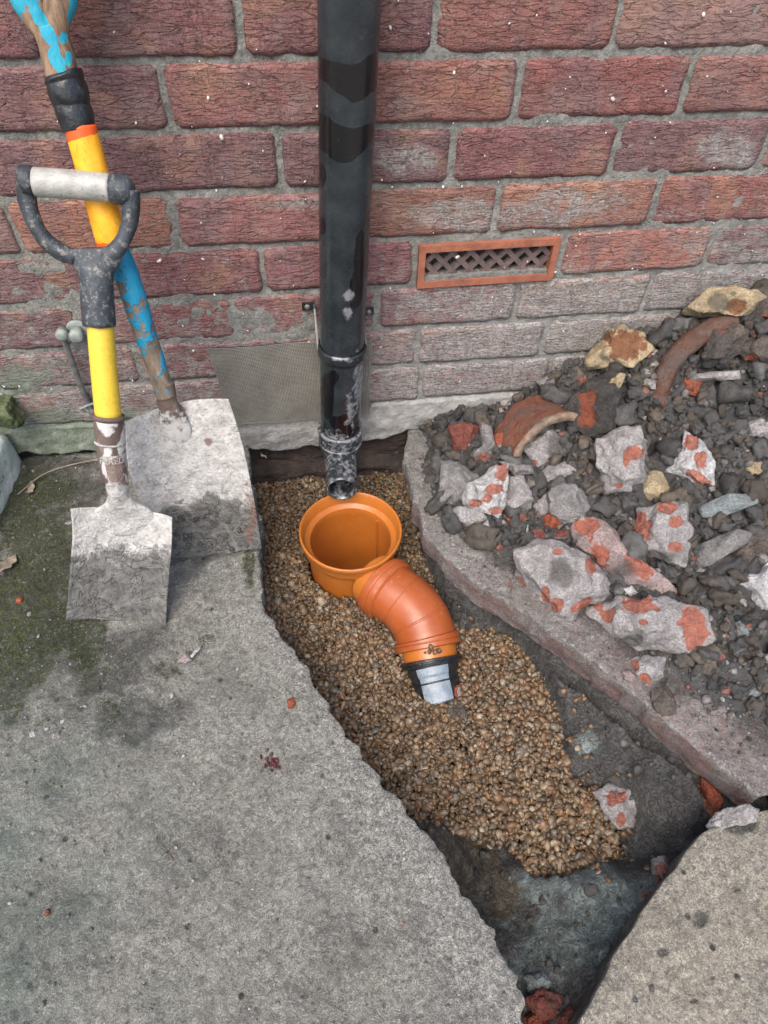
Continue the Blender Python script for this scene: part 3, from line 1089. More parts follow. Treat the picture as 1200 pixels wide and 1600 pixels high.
for s in (-1, 1):
    z2 = zc + .045 if s < 0 else zc + .03
    x = bz[0] + s * .047
    V, F = loft([(x, -.0058, z2), (x, -.0085, z2), (x, -.0095, z2)], [.0042, .0042, .0025], seg=14)
    put('screw', V, F, m_steel, br)
# coupler and shoe
zt = .034


def ring(name, z0, z1, r, par, mk_=.5, bev=.0012, ri=.0338):
    path = np.array([pp(z) for z in (z0, z0 + bev, (z0 + z1) / 2, z1 - bev, z1)])
    V, F = shell(path, [r - bev, r, r, r, r - bev], ri, seg=64)
    return put(name, V, F, m_pvc, par, mask=np.stack([np.zeros(len(V)), np.full(len(V), mk_) + .2 * fbm(V, 60, 3, 4)], -1))


ring('coupler', .026, .062, .0368, dp, .42, ri=.0320)
ring('coupler_rim', .060, .067, .0388, dp, .55)
ring('coupler_rib', .034, .039, .0380, dp, .5)
sp = np.array([[.0602, -.0552, .032], [.0600, -.0570, .024], [.0592, -.0640, .0160], [.0582, -.0800, .0110], [.0565, -.1080, .0095], [.0535, -.1480, .0090]])
sp = resample(sp, 24)
V, F = shell(sp, np.linspace(.0315, .0252, 24), np.linspace(.029, .0230, 24), seg=56)
put('shoe', V, F, m_pvc, dp, mask=np.stack([np.zeros(len(V)), .42 + .2 * fbm(V, 60, 3, 4)], -1))

# ------------------------------------------------------------------ orange gully
n = N('orange_pvc'); n.world()
c = n.ramp(n.noise(12, 3, .5), [(.35, (.38, .115, .016)), (.65, (.44, .14, .022))])
c = n.mix(n.math('MULTIPLY', n.step(n.noise(120, 5, .7), .58, .72), .5), c, (.38, .25, .16))
c = n.mix(n.math('MULTIPLY', n.step(n.noise(600, 3, .6), .66, .74), .4), c, (.20, .12, .07))
c = n.mix(n.math('MULTIPLY', n.step(n.noise(28, 6, .75, .6), .56, .72), .30), c, (.30, .19, .12))
n.bump([(n.noise(18, 3, .5), .0015), (n.noise(500, 3), .00012)])
m_or = n.done(c, n.math('MULTIPLY_ADD', n.noise(90, 4, .6), .3, .2), .5)
m_or2 = m_or.copy(); m_or2.name = 'orange_pvc_bend'
for nd in m_or2.node_tree.nodes:
    if nd.type == 'VALTORGB':
        nd.color_ramp.elements[0].color = (.29, .066, .016, 1); nd.color_ramp.elements[1].color = (.35, .085, .022, 1)
gl = thing('gully', 'orange plastic drainage gully with round open hopper and curved outlet bend', 'drain gully', (.061, -.212, -.15))
HC = np.array([.061, -.2115])


def lathe(prof, seg=96):
    V = []
    for r_, z_ in prof:
        th = np.arange(seg) / seg * 2 * math.pi
        V.append(np.stack([HC[0] + r_ * np.cos(th), HC[1] + r_ * np.sin(th), np.full(seg, z_)], -1))
    return np.concatenate(V), gridF(len(prof), seg, True).tolist()


prof = [(.0715, -.27), (.0715, -.066), (.0722, -.060), (.0765, -.054), (.0800, -.050), (.0808, -.046), (.0808, -.030), (.0818, -.0285), (.0845, -.0275), (.0852, -.026), (.0852, -.0205), (.0843, -.019), (.0828, -.0185), (.0815, -.0195), (.0810, -.0215), (.0800, -.0225), (.0796, -.030), (.0780, -.032), (.0772, -.040), (.0765, -.042), (.0685, -.044), (.0678, -.046), (.0676, -.060), (.0672, -.27)]
V, F = lathe(prof)
put('hopper', V, F, m_or, gl)
V, F = lathe([(.0, -.262), (.03, -.262), (.055, -.261), (.069, -.256)][::-1], 48)
put('hopper_base', V, F, m_or, gl)
# moulding seam inside
th = math.radians(38)
parts = []
for dth in (0, .05):
    cs, sn = math.cos(th + dth), math.sin(th + dth)
    parts.append(bar((HC[0] + .0672 * cs, HC[1] + .0672 * sn, -.056), (HC[0] + .0668 * cs, HC[1] + .0668 * sn, -.25), .0022, .0034, (cs, sn, 0)))
V, F = join(parts)
put('seam', V, F, m_or, gl, smooth=False)
# outlet and bend
k_ = [np.array([.061, -.2115, -.088]), up(585, 903, z=-.080), up(608, 923, z=-.078), up(634, 942, z=-.080), up(654, 966, z=-.087), up(664, 990, z=-.100), up(669, 1012, z=-.111), up(674, 1040, z=-.124), up(686, 1092, z=-.146), up(692, 1118, z=-.158)]
# smooth path
CP = resample(k_, 120)
seglen = np.concatenate([[0], np.cumsum(np.linalg.norm(np.diff(CP, axis=0), axis=1))])


def cpos(s):
    return np.array([np.interp(s, seglen, CP[:, q]) for q in range(3)])


def sof(px_, py_):
    X_, Y_ = proj(CP)
    return seglen[np.argmin((X_ - px_) ** 2 + (Y_ - py_) ** 2)]


s1 = sof(600, 917); s2 = sof(666, 1002); s3 = sof(672, 1029)
SIDE = (0.2, .1, 1)


def pseg(name, sa, sb, prof_, par, mat, n_=24, ri=None, caps=True):
    ss = np.linspace(sa, sb, n_)
    path = np.array([cpos(s) for s in ss])
    rr = np.interp(ss, [sa + (sb - sa) * a_[0] for a_ in prof_], [a_[1] for a_ in prof_])
    V, F = loft(path, rr, side=SIDE, seg=64, caps=caps)
    return put(name, V, F, mat, par)


RP = .0475
pseg('outlet', .0695, s1 + .002, [(0, RP), (1, RP)], gl, m_or, 12)
bd = pseg('bend', s1, s2 + .002, [(0, RP + .001), (1, RP + .001)], gl, m_or2, 60)
pseg('collar', s1 - .006, s1 + .016, [(0, RP + .001), (.08, RP + .0066), (.45, RP + .007), (.5, RP + .005), (.56, RP + .0068), (.9, RP + .006), (1, RP + .0012)], bd, m_or2, 40)
sm_ = (s1 + s2) / 2
for f_ in (.36, .70):
    sc_ = s1 + (s2 - s1) * f_
    pseg('joint_ridge', sc_, sc_ + .0028, [(0, RP + .001), (.5, RP + .0017), (1, RP + .001)], bd, m_or2, 8)
pseg('collar', s2 - .006, s2 + .012, [(0, RP + .001), (.08, RP + .0055), (.4, RP + .006), (.46, RP + .0045), (.54, RP + .006), (.92, RP + .0055), (1, RP - .002)], bd, m_or2, 40)
pseg('spigot', s2 + .010, s3 + .008, [(0, RP - .0035), (1, RP - .0045)], gl, m_or, 10)
# black coupling
n = N('black_rubber'); n.world()
c = n.ramp(n.noise(80, 4, .6), [(.35, (.008, .009, .010)), (.7, (.022, .024, .026))])
c = n.mix(n.math('MULTIPLY', n.step(n.noise(300, 4, .6), .6, .72), .5), c, (.16, .14, .12))
n.bump([(n.noise(60, 3, .6), .002)])
m_rub = n.done(c, .32, .5)
n = N('grey_tape'); n.world()
c = n.ramp(n.noise(50, 4, .6), [(.3, (.13, .165, .20)), (.7, (.24, .28, .32))])
n.bump([(n.noise(90, 4, .6, .5), .002)])
m_tape = n.done(c, .35, .5)
cpl = thing('pipe_coupling', 'black flanged pipe coupling with grey blue band at the lower end of the orange bend', 'pipe coupling', tuple(cpos(s3)))
pseg('flange', s3 + .001, s3 + .013, [(0, .0445), (.12, .0505), (.4, .0510), (.45, .0485), (.6, .0485), (.65, .0510), (.9, .0500), (1, .044)], cpl, m_rub, 40)
pseg('body', s3 + .012, s3 + .07, [(0, .0425), (.22, .0405), (.27, .0380), (.36, .0375), (1, .0370)], cpl, m_rub, 40)
pseg('clip_ring', s3 + .036, s3 + .0395, [(0, .037), (.3, .0405), (.7, .0405), (1, .037)], cpl, m_rub, 12)
# band on the upper face only: sector of the tube
ss = np.linspace(s3 + .0145, s3 + .067, 40)
path = np.array([cpos(s) for s in ss])
rr = np.interp(ss, [s3 + .012, s3 + .0265, s3 + .029, s3 + .032, s3 + .07], [.0434, .0412, .0388, .0384, .0378])
V, F = loft(path, rr, side=SIDE, seg=96, caps=False)
tc = CAM - cpos(s3 + .04); tc = tc / np.linalg.norm(tc)
C_ = V.reshape(40, 96, 3)
cen = path[:, None, :]
dirs = (C_ - cen); dirs /= np.linalg.norm(dirs, axis=2)[..., None]
keep = (dirs @ (tc)) > .80
kf = keep.reshape(-1)
Fa = np.array(F)
Fa = Fa[kf[Fa].all(1)]
o = put('tape', V, Fa, m_tape, cpl)

# ------------------------------------------------------------------ shovels
def frame(P0, P1):
    a = P1 - P0; L = np.linalg.norm(a); a = a / L
    l = np.array([1., 0, 0]); l = l - np.dot(l, a) * a; l /= np.linalg.norm(l)
    nn = np.cross(l, a)
    return a, l, nn, L


n = N('shovel_steel'); n.world()
t0 = n.noise(60, 5, .65)
c = n.ramp(t0, [(.3, (.29, .28, .26)), (.5, (.41, .395, .37)), (.7, (.54, .525, .50))])
c = n.mix(n.step(n.noise(240, 5, .7), .26, .5), n.mix(.5, c, (.12, .11, .10)), c)
c = n.mix(n.math('MULTIPLY', n.step(n.noise(48, 5, .7, 1.0), .55, .66), .5), c, (.15, .145, .135))
mud = masked(n, 0, 50, .9, .28)
c = n.mix(n.math('MULTIPLY', mud, .96), c, n.ramp(n.noise(55, 6, .72, .8), [(.32, (.045, .042, .038)), (.48, (.10, .096, .088)), (.6, (.15, .145, .132)), (.75, (.24, .23, .21))]))
rust = masked(n, 1, 160, .5, .12)
c = n.mix(n.math('MULTIPLY', rust, .8), c, (.15, .085, .065))
n.bump([(n.noise(60, 5, .6), .006), (n.noise(300, 4, .7), .0018), (n.noise(110, 4, .6, .2), .0016), (n.math('MULTIPLY', mud, n.step(n.math('ABSOLUTE', n.math('SUBTRACT', n.noise(30, 3, .6, .8), .5)), 0, .02)), .0016), (mud, .0025)])
m_bl = n.done(c, n.math('MULTIPLY_ADD', mud, -.2, .8), .35)
n = N('socket_steel'); n.world()
c = n.ramp(n.noise(45, 5, .65), [(.3, (.07, .045, .036)), (.55, (.12, .085, .07)), (.8, (.25, .22, .19))])
dr = masked(n, 0, 120, .5, .12)
c = n.mix(n.math('MULTIPLY', dr, .9), c, (.48, .47, .45))
n.bump([(n.noise(200, 4, .7), .001)])
m_sock = n.done(c, .6, .4)
n = N('yellow_plastic'); n.world()
c = n.ramp(n.noise(30, 4, .6), [(.3, (.62, .42, .03)), (.7, (.72, .50, .045))])
c = n.mix(n.math('MULTIPLY', n.step(n.noise(160, 5, .75), .52, .70), .6), c, (.35, .24, .06))
c = n.mix(n.math('MULTIPLY', n.step(n.noise(1, 4, .7, .3, n.scaled((200, 200, 30))), .56, .7), .5), c, (.45, .28, .05))
c = n.mix(n.math('MULTIPLY', n.step(n.noise(420, 3, .7), .62, .72), .6), c, (.20, .15, .06))
m_yel = n.done(c, .45, .5)
n = N('black_plastic'); n.world()
c = n.ramp(n.noise(40, 4, .6), [(.3, (.018, .022, .027)), (.7, (.045, .055, .065))])
c = n.mix(n.math('MULTIPLY', n.step(n.noise(130, 6, .8), .50, .66), .75), c, (.25, .235, .21))
n.bump([(n.noise(180, 4, .7), .001)])
m_blk = n.done(c, .5, .4)
n = N('grip_grey'); n.world()
c = n.ramp(n.noise(60, 4, .6), [(.3, (.25, .245, .225)), (.7, (.40, .39, .355))])
c = n.mix(n.math('MULTIPLY', n.step(n.noise(160, 4, .7), .6, .7), .7), c, (.09, .07, .055))
n.bump([(n.noise(150, 4, .6), .0012)])
m_grip = n.done(c, .42, .5, 0)

A0 = up(186, 968, z=.006); A1 = up(129, 285, y=-.115)
a, l, nn, L = frame(A0, A1)
shA = thing('shovel', 'front shovel with black D handle, yellow shaft and small muddy square blade', 'shovel', tuple(A0), 'shovels leaning on the wall')


def LA(px_, py_, h=0.):
    return onplane(px_, py_, A0 + nn * 0, nn) + nn * h


def blade(corners, fnh, mat, par, maskfn, nu_=60, nv_=70, thick=.0022, rag=.0):
    """corners: left edge and right edge as lists of points on the blade plane, top to bottom"""
    Lp = resample(corners[0], nv_); Rp = resample(corners[1], nv_)
    u = np.linspace(0, 1, nu_)
    G = Lp[:, None] * (1 - u)[None, :, None] + Rp[:, None] * u[None, :, None]
    v = np.linspace(0, 1, nv_)
    U, W = np.meshgrid(u, v)
    G = G + fnh(U, W)[..., None] * corners[2] + corners[3](U, W)[..., None] * corners[4]
    fr = G.reshape(-1, 3)
    lump = maskfn(fr)
    relief = (.0016 * np.clip(fbm(fr, 70, 3, 5), -.3, 1) * sst(lump[:, 0], .3, .7))
    inner = np.clip(np.minimum(np.minimum(U, 1 - U) * nu_, np.minimum(W, 1 - W) * nv_) / 3, 0, 1).reshape(-1)
    fr = fr + corners[2] * (relief * inner)[:, None]
    bk = fr - corners[2] * thick
    nF = gridF(nv_, nu_)
    N_ = len(fr)
    F = [list(f[::-1]) for f in nF] + [list(f + N_) for f in nF]
    ring_ = [j for j in range(nu_)] + [j * nu_ + nu_ - 1 for j in range(1, nv_)] + [(nv_ - 1) * nu_ + j for j in range(nu_ - 2, -1, -1)] + [j * nu_ for j in range(nv_ - 2, 0, -1)]
    for j in range(len(ring_)):
        p_, q_ = ring_[j], ring_[(j + 1) % len(ring_)]
        F.append([p_, q_, q_ + N_, p_ + N_])
    V = np.concatenate([fr, bk])
    return put('blade', V, F, mat, par, mask=np.concatenate([lump, lump]))


def mA(V):
    x, y = proj(V)
    m = sst(y + 22 * fbm(V, 30, 3, 3) - 16 * np.abs(x - 190) / 80, 815, 890) * .92
    r_ = blobs(V, [(180, 960, 60, 10)], 3, .5, 50) * .2
    return np.stack([m, r_], -1)


left = [LA(*p) for p in ((114, 790), (117, 830), (112, 900), (107, 963))]
right = [LA(*p) for p in ((271, 803), (270, 850), (264, 920), (261, 975))]
blade((left, right, nn, lambda U, W: -.010 * (1 - W) * np.exp(-((U - .5) / .2) ** 2) * 0 - .006 * np.sin(W * 3) * 0 + a_w(U, W) if False else -.004 * np.cos((U - .5) * math.pi) * W, a), lambda U, W: .012 * (np.abs(U - .5) * 2) ** 3 - .004 * np.cos((U - .5) * math.pi), m_bl, shA, mA)
# neck: flattened flare merging into the blade
cl = [LA(180, 700, .014), LA(184, 740, .012), LA(187, 762, .010), LA(190, 782, .007), LA(192, 797, .0025), LA(193, 815, -.0025), LA(194, 840, -.006)]
cl = resample(cl, 30)
w_ = np.interp(np.linspace(0, 1, 30), [0, .2, .38, .5, .62, .8, 1], [.0158, .0148, .0133, .019, .034, .044, .03])
h_ = np.interp(np.linspace(0, 1, 30), [0, .2, .38, .5, .7, 1], [.0195, .0165, .012, .008, .005, .002])
V, F = loft(cl, w_, h_, side=l, seg=28)
put('neck', V, F, m_bl, shA, mask=np.stack([np.zeros(len(V)), blobs(V, [(185, 735, 22, 20)], 5, .4, 60)], -1))
cl = resample([LA(174, 648, .015), LA(178, 700, .015), LA(183, 748, .0125)], 20)
V, F = loft(cl, np.linspace(.0180, .0160, 20), np.linspace(.0180, .0155, 20), side=l, seg=32, wob=.0006)
so = put('socket', V, F, m_sock, shA, mask=np.stack([blobs(V, [(165, 665, 14, 25), (195, 690, 12, 20), (188, 760, 26, 20), (168, 720, 8, 30)], 5, .6, 60) * .75, np.zeros(len(V))], -1))
cl = np.array([LA(174, 643, .015), LA(174, 650, .015)])
V, F = loft(cl, .0190, side=l, seg=32)
put('socket_rim', V, F, m_sock, so, mask=np.zeros((len(V), 2)))
cl = np.array([LA(176, 684, .015), LA(176, 687, .015)])
V, F = loft(cl, .0184, side=l, seg=32)
put('weld_line', V, F, m_bl, so, mask=np.zeros((len(V), 2)))
cl = resample([LA(161, 495, .016), LA(167, 570, .016), LA(174, 648, .015)], 16)
V, F = loft(cl, np.linspace(.0148, .0156, 16), side=l, seg=32)
put('shaft', V, F, m_yel, shA)
# D handle
cl = resample([LA(150, 386, .016), LA(153, 400, .016), LA(155, 418, .016), LA(157, 438, .016), LA(158, 470, .016), LA(161, 506, .016)], 30)
wd = np.interp(np.linspace(0, 1, 30), [0, .08, .25, .45, .6, .8, .97, 1], [.034, .037, .029, .0205, .0182, .0182, .0188, .018])
hd = np.interp(np.linspace(0, 1, 30), [0, .25, .5, 1], [.007, .010, .015, .018])
V, F = loft(cl, wd, hd, side=l, seg=32, wob=.0008)
dh = put('handle_neck', V, F, m_blk, shA)
for s, pts_ in ((-1, [(52, 285), (50, 310), (58, 340), (76, 372), (100, 392), (125, 402)]), (1, [(206, 298), (209, 325), (206, 352), (194, 380), (180, 396), (165, 404)])):
    cl = resample([LA(*p, .016) for p in pts_], 30)
    rr = np.interp(np.linspace(0, 1, 30), [0, .15, .5, .8, 1], [.0125, .0100, .0085, .0095, .009])
    V, F = loft(cl, rr, rr * .95, side=l, seg=20, wob=.0006)
    put('arm', V, F, m_blk, dh)
cl = resample([LA(40, 284, .016), LA(48, 284, .016), LA(62, 285.5, .016)], 10)
V, F = loft(cl, np.array([.008, .0130, .0152, .0160, .0160, .0160, .0160, .0160, .0160, .0152]), side=nn, seg=24)
put('grip_end', V, F, m_blk, dh)
cl = resample([LA(178, 295, .016), LA(200, 298, .016), LA(215, 300, .016)], 10)
V, F = loft(cl, np.array([.0152, .0160, .0160, .0160, .0158, .0154, .0148, .0134, .011, .007]), side=nn, seg=24)
put('grip_end', V, F, m_blk, dh)
cl = resample([LA(61, 285.5, .016), LA(120, 289.5, .016), LA(179, 295, .016)], 20)
V, F = loft(cl, .0148, side=nn, seg=28)
put('grip', V, F, m_grip, dh)
# embossed maker's lettering round the socket
fc = bpy.data.curves.new('lettering', 'FONT')
fc.body = 'PERED'
fc.size = .0115
fc.extrude = .0004
fo = bpy.data.objects.new('lettering_tmp', fc)
COL.objects.link(fo)
bpy.context.view_layer.update()
dg = bpy.context.evaluated_depsgraph_get()
me = bpy.data.meshes.new_from_object(fo.evaluated_get(dg))
TV = np.array([v.co[:] for v in me.vertices]); TF = [list(p.vertices) for p in me.polygons]
bpy.data.objects.remove(fo)
bpy.data.curves.remove(fc)
cen_ = LA(179, 707, .015)
tx = TV[:, 0] - TV[:, 0].mean() + .004
Rr = .0176
ang = tx / Rr
V = cen_ + (np.sin(ang) * (Rr + TV[:, 2]))[:, None] * l + (np.cos(ang) * (Rr + TV[:, 2]))[:, None] * nn + (TV[:, 1] - .005)[:, None] * a
put('lettering', V, TF, m_bl, so, mask=np.zeros((len(V), 2)), smooth=False)

# rear shovel
n = N('blue_paint_worn'); n.world()
c = n.ramp(n.noise(1, 4, .6, 0, n.scaled((90, 90, 25))), [(.3, (.09, .065, .045)), (.6, (.19, .15, .11)), (.8, (.30, .25, .20))])
pt = masked(n, 0, 75, .9, .05)
c = n.mix(pt, c, n.ramp(n.noise(30, 3, .5), [(.3, (.006, .17, .30)), (.7, (.015, .26, .42))]))
n.bump([(n.noise(1, 4, .6, 0, n.scaled((300, 300, 60))), .0012), (pt, .0006)])
m_blue = n.done(c, .6, .35)
n = N('wood_blue_handle'); n.world()
c = n.ramp(n.noise(1, 4, .6, .3, n.scaled((120, 120, 22))), [(.3, (.10, .06, .035)), (.6, (.24, .16, .10)), (.8, (.38, .29, .21))])
pt = masked(n, 0, 90, .5, .06)
c = n.mix(pt, c, n.ramp(n.noise(30, 3, .5), [(.3, (.01, .22, .34)), (.7, (.03, .34, .44))]))
n.bump([(n.noise(1, 4, .6, 0, n.scaled((300, 300, 60))), .0015)])
m_wood = n.done(c, .65, .35)
n = N('orange_paint'); n.world()
red = masked(n, 0, 120, .4, .08)
c = n.ramp(n.noise(60, 5, .7), [(.3, (.80, .27, .008)), (.6, (.85, .42, .02)), (.8, (.78, .50, .10))])
c = n.mix(red, c, (.72, .09, .012))
c = n.mix(n.math('MULTIPLY', n.step(n.noise(1, 4, .7, .3, n.scaled((220, 220, 40))), .56, .68), .5), c, (.40, .19, .03))
c = n.mix(n.math('MULTIPLY', n.step(n.noise(380, 3, .7), .62, .72), .5), c, (.16, .09, .03))
m_ora = n.done(c, .5, .4)
B0 = up(333, 866, z=.006); B1 = up(90, 40, y=-.045)
a, l, nn, L = frame(B0, B1)
shB = thing('shovel', 'rear shovel with wooden blue painted handle, orange band and wide blade', 'shovel', tuple(B0), 'shovels leaning on the wall')


def LB(px_, py_, h=0.):
    return onplane(px_, py_, B0, nn) + nn * h


def mB(V):
    x, y = proj(V)
    m = sst(y + 16 * fbm(V, 26, 3, 8) + .12 * (x - 300), 772, 828) * .88 + .75 * blobs(V, [(345, 800, 40, 24), (290, 840, 60, 40)], 3, .5, 40)
    m = np.clip(m, 0, 1)
    r_ = blobs(V, [(325, 690, 8, 8), (275, 650, 16, 14), (395, 800, 14, 50)], 3, .5, 50) * .7
    return np.stack([m, r_], -1)


left = [LB(*p) for p in ((199, 654), (203, 720), (228, 800), (262, 884))]
right = [LB(*p) for p in ((358, 619), (380, 690), (398, 780), (409, 852))]
blade((left, right, nn, lambda U, W: .006 * np.sin(U * math.pi) * (1 - W) * 1.0 - .004 * np.sin(U * math.pi) * W, a), lambda U, W: .012 * (np.abs(U - .5) * 2) ** 2.5 + .002 * np.sin(W * 5), m_bl, shB, mB, 70, 90)
cl = resample([LB(258, 590, .013), LB(262, 615, .012), LB(268, 640, .008), LB(276, 668, .003), LB(286, 700, -.002)], 24)
V, F = loft(cl, np.interp(np.linspace(0, 1, 24), [0, .4, .6, .8, 1], [.0125, .0128, .019, .020, .008]), np.interp(np.linspace(0, 1, 24), [0, .5, 1], [.0125, .010, .003]), side=l, seg=24, wob=.001)
put('socket', V, F, m_sock, shB, mask=np.stack([.62 * sst(proj(V)[1], 600, 670), np.zeros(len(V))], -1))
cl = resample([LB(180, 378, .016), LB(203, 430, .016), LB(228, 510, .015), LB(246, 565, .014), LB(262, 615, .013)], 60)
V, F = loft(cl, np.linspace(.0158, .0120, 60), side=l, seg=32, wob=.0006)
x_, y_ = proj(V)
pm = .80 - .22 * sst(y_, 400, 500) - .25 * sst(y_, 560, 615) + .10 * (x_ - np.interp(y_, [380, 620], [190, 262])) / 17 - .2 * blobs(V, [(240, 560, 10, 30, 10)], 2, .3, 60)
put('shaft', V, F, m_blue, shB, mask=np.stack([pm, pm * 0], -1))
cl = resample([LB(131, 196, .017), LB(155, 285, .017), LB(182, 384, .016)], 40)
V, F = loft(cl, np.linspace(.0166, .0178, 40), side=l, seg=32)
x_, y_ = proj(V)
put('orange_sleeve', V, F, m_ora, shB, mask=np.stack([np.maximum(sst(y_ + .3 * (x_ - 130), 222, 208), sst(y_, 372, 384) * .8), y_ * 0], -1))
cl = resample([LB(104, 116, .017), LB(110, 130, .017), LB(119, 165, .017), LB(130, 202, .017)], 60)
tt_ = np.linspace(0, 1, 60)
V, F = loft(cl, np.interp(tt_, [0, .15, 1], [.0185, .0198, .0166]) + .0014 * np.abs(np.sin(tt_ * 9.5)) ** .6, side=l, seg=40, wob=.0012)
put('tape_wrap', V, F, m_rub, shB)
cl = resample([LB(84, 45, .017), LB(92, 70, .017), LB(99, 95, .017), LB(105, 122, .017)], 30)
V, F = loft(cl, np.interp(np.linspace(0, 1, 30), [0, .35, 1], [.0182, .0162, .0172]), .0160, side=l, seg=36, wob=.001)
hb = [(60, 25, 9, 22, -30), (75, 55, 10, 20, -35), (88, 92, 9, 22, -15), (108, 90, 7, 14), (113, 20, 5, 28), (45, -5, 12, 18, -30), (100, 60, 6, 12), (96, 110, 6, 10)]
x_, y_ = proj(V)
hw = put('handle_neck', V, F, m_wood, shB, mask=np.stack([blobs(V, hb, 4, .5, 80), y_ * 0], -1))
for pts_ in ([(60, -150), (36, -100), (32, -50), (46, -5), (66, 34), (88, 72)], [(134, -150), (142, -100), (128, -50), (104, -5), (96, 34), (98, 74)]):
    cl = resample([LB(*p, .017) for p in pts_], 40)
    rr_ = np.interp(np.linspace(0, 1, 40), [0, .4, .66, .85, 1], [.0125, .0130, .0148, .0125, .009])
    V, F = loft(cl, rr_, .0138, side=l, seg=28, wob=.001)
    x_, y_ = proj(V)
    bm_ = blobs(V, hb + [(30, -20, 20, 40), (120, -30, 10, 40), (135, -80, 14, 40)], 4, .5, 80)
    put('arm', V, F, m_wood, hw, mask=np.stack([bm_, bm_ * 0], -1))
cl = np.array([LB(45, -150, .017), LB(95, -155, .017), LB(150, -150, .017)])
V, F = loft(resample(cl, 12), .016, side=nn, seg=24)
put('grip', V, F, m_wood, hw, mask=np.full((len(V), 2), .5))

# ------------------------------------------------------------------ door stay / casement hook on the wall
n = N('green_grey_paint'); n.world()
c = n.ramp(n.noise(80, 5, .65), [(.3, (.15, .17, .155)), (.55, (.25, .275, .255)), (.8, (.36, .39, .37))])
n.bump([(n.noise(200, 4), .0008)])
m_gp = n.done(c, .6, .4)
hk = thing('wall_hook', 'small grey green metal hook stay screwed to the wall left of the yellow shaft', 'hook', tuple(up(125, 520, y=0)))
c1 = up(121, 516, y=-.006); c1b = c1 + [0, -.008, 0]
V, F = loft([c1 + [0, .005, 0], c1, c1 + [0, -.001, 0]], [.0155, .0155, .013], seg=28)
pl = put('back_plate', V, F, m_gp, hk)
V, F = loft([c1b + [0, .008, .001], c1b + [.001, -.004, .0], c1b + [.001, -.010, -.001], c1b + [.001, -.012, -.001]], [.0075, .0095, .0095, .006], seg=16, power=.7)
put('boss', V, F, m_gp, hk)
c2 = up(97, 522, y=-.020)
V, F = loft(resample([c1b + [.001, -.004, -.004], (c1b + c2) / 2 + [0, -.003, -.003], c2], 10), np.array([.005, .0045, .004, .004, .004, .0045, .005, .006, .0065, .007]), side=(0, 0, 1), seg=14)
put('pivot_arm', V, F, m_gp, hk)
V, F = loft([c2 + [0, .007, 0], c2 + [0, -.006, 0], c2 + [0, -.0085, 0]], [.0085, .0085, .005], seg=20)
put('pivot', V, F, m_gp, hk)
rodp = resample([c2, up(118, 580, y=-.014), up(138, 632, y=-.010), up(146, 645, y=-.012)], 24)
V, F = loft(rodp, .0048, .0036, side=(1, 0, 0), seg=12)
put('rod', V, F, m_steel, hk)
th = np.linspace(.4, 5.2, 26)
rc = up(143, 638, y=-.012)
pth = np.stack([rc[0] + .016 * np.cos(th) * 1.0, rc[1] + .004 * np.sin(th * 2), rc[2] + .008 * np.sin(th)], -1)
V, F = loft(pth, .0024, side=(0, 1, 0), seg=10)
put('eye_ring', V, F, m_gp, hk)

# ------------------------------------------------------------------ left margin: pale step and mossy stone
n = N('pale_step'); n.world()
c = n.ramp(n.noise(18, 5, .6), [(.3, (.46, .53, .49)), (.55, (.56, .62, .58)), (.8, (.66, .70, .67))])
c = n.mix(n.step(n.noise(50, 5, .7), .60, .66), c, (.10, .12, .105))
n.bump([(n.noise(40, 4, .6), .004), (n.noise(300, 3, .6), .0006)])
m_step = n.done(c, .8, .3)


def roughbox(c, h, seed, amp=.004, nn_=22):
    c = np.array(c); h = np.array(h)
    V0, F0_ = ICO[5]
    V = V0 / np.max(np.abs(V0), axis=1)[:, None]
    d = V.copy()
    V = V * h
    rr_ = .012
    lim = h - rr_
    core = np.clip(V, -lim, lim)
    dv = V - core
    ln_ = np.linalg.norm(dv, axis=1)[:, None]
    V = core + dv / np.maximum(ln_, 1e-9) * np.minimum(ln_, rr_)
    V = V + (amp * fbm(V + seed, 25, 3, seed))[:, None] * V0
    return V + c, F0_


V, F = roughbox((-.580, -.118, .028), (.093, .112, .045), 3)
# taper: right face slants away towards the camera end
V[:, 0] += (V[:, 1] + .01) * .10 * (V[:, 0] > -.6)
o = put('door_step', V, F, m_step, loc=(-.58, -.118, 0))
tag(o, 'pale green painted step edge at the far left against the wall', 'step')

# ------------------------------------------------------------------ soil heap
gx = np.arange(.18, 1.32, .0045)
gy = np.arange(.004, -.735, -.0045)
X, Y = np.meshgrid(gx, gy)
Z = hz(X, Y)
ds = edged(X, Y)
Z = np.where(Z < -.0, Z - .01, Z)
Z = np.maximum(Z, -.03)
Fh = gridF(*X.shape)[:, ::-1]
zf = Z.reshape(-1)
Fh = Fh[(zf[Fh] > -.008).any(1) & (ds.reshape(-1)[Fh] > .02).all(1)]
V = np.stack([X, Y, Z], -1).reshape(-1, 3)
tn = .5 + .5 * vn(V, 12, 4)
cc = np.array([.060, .058, .056])[None] * (.7 + .6 * tn[:, None])
o = put('soil_heap', V, Fh, m_soil, colr=cc)
tag(o, kind='structure')
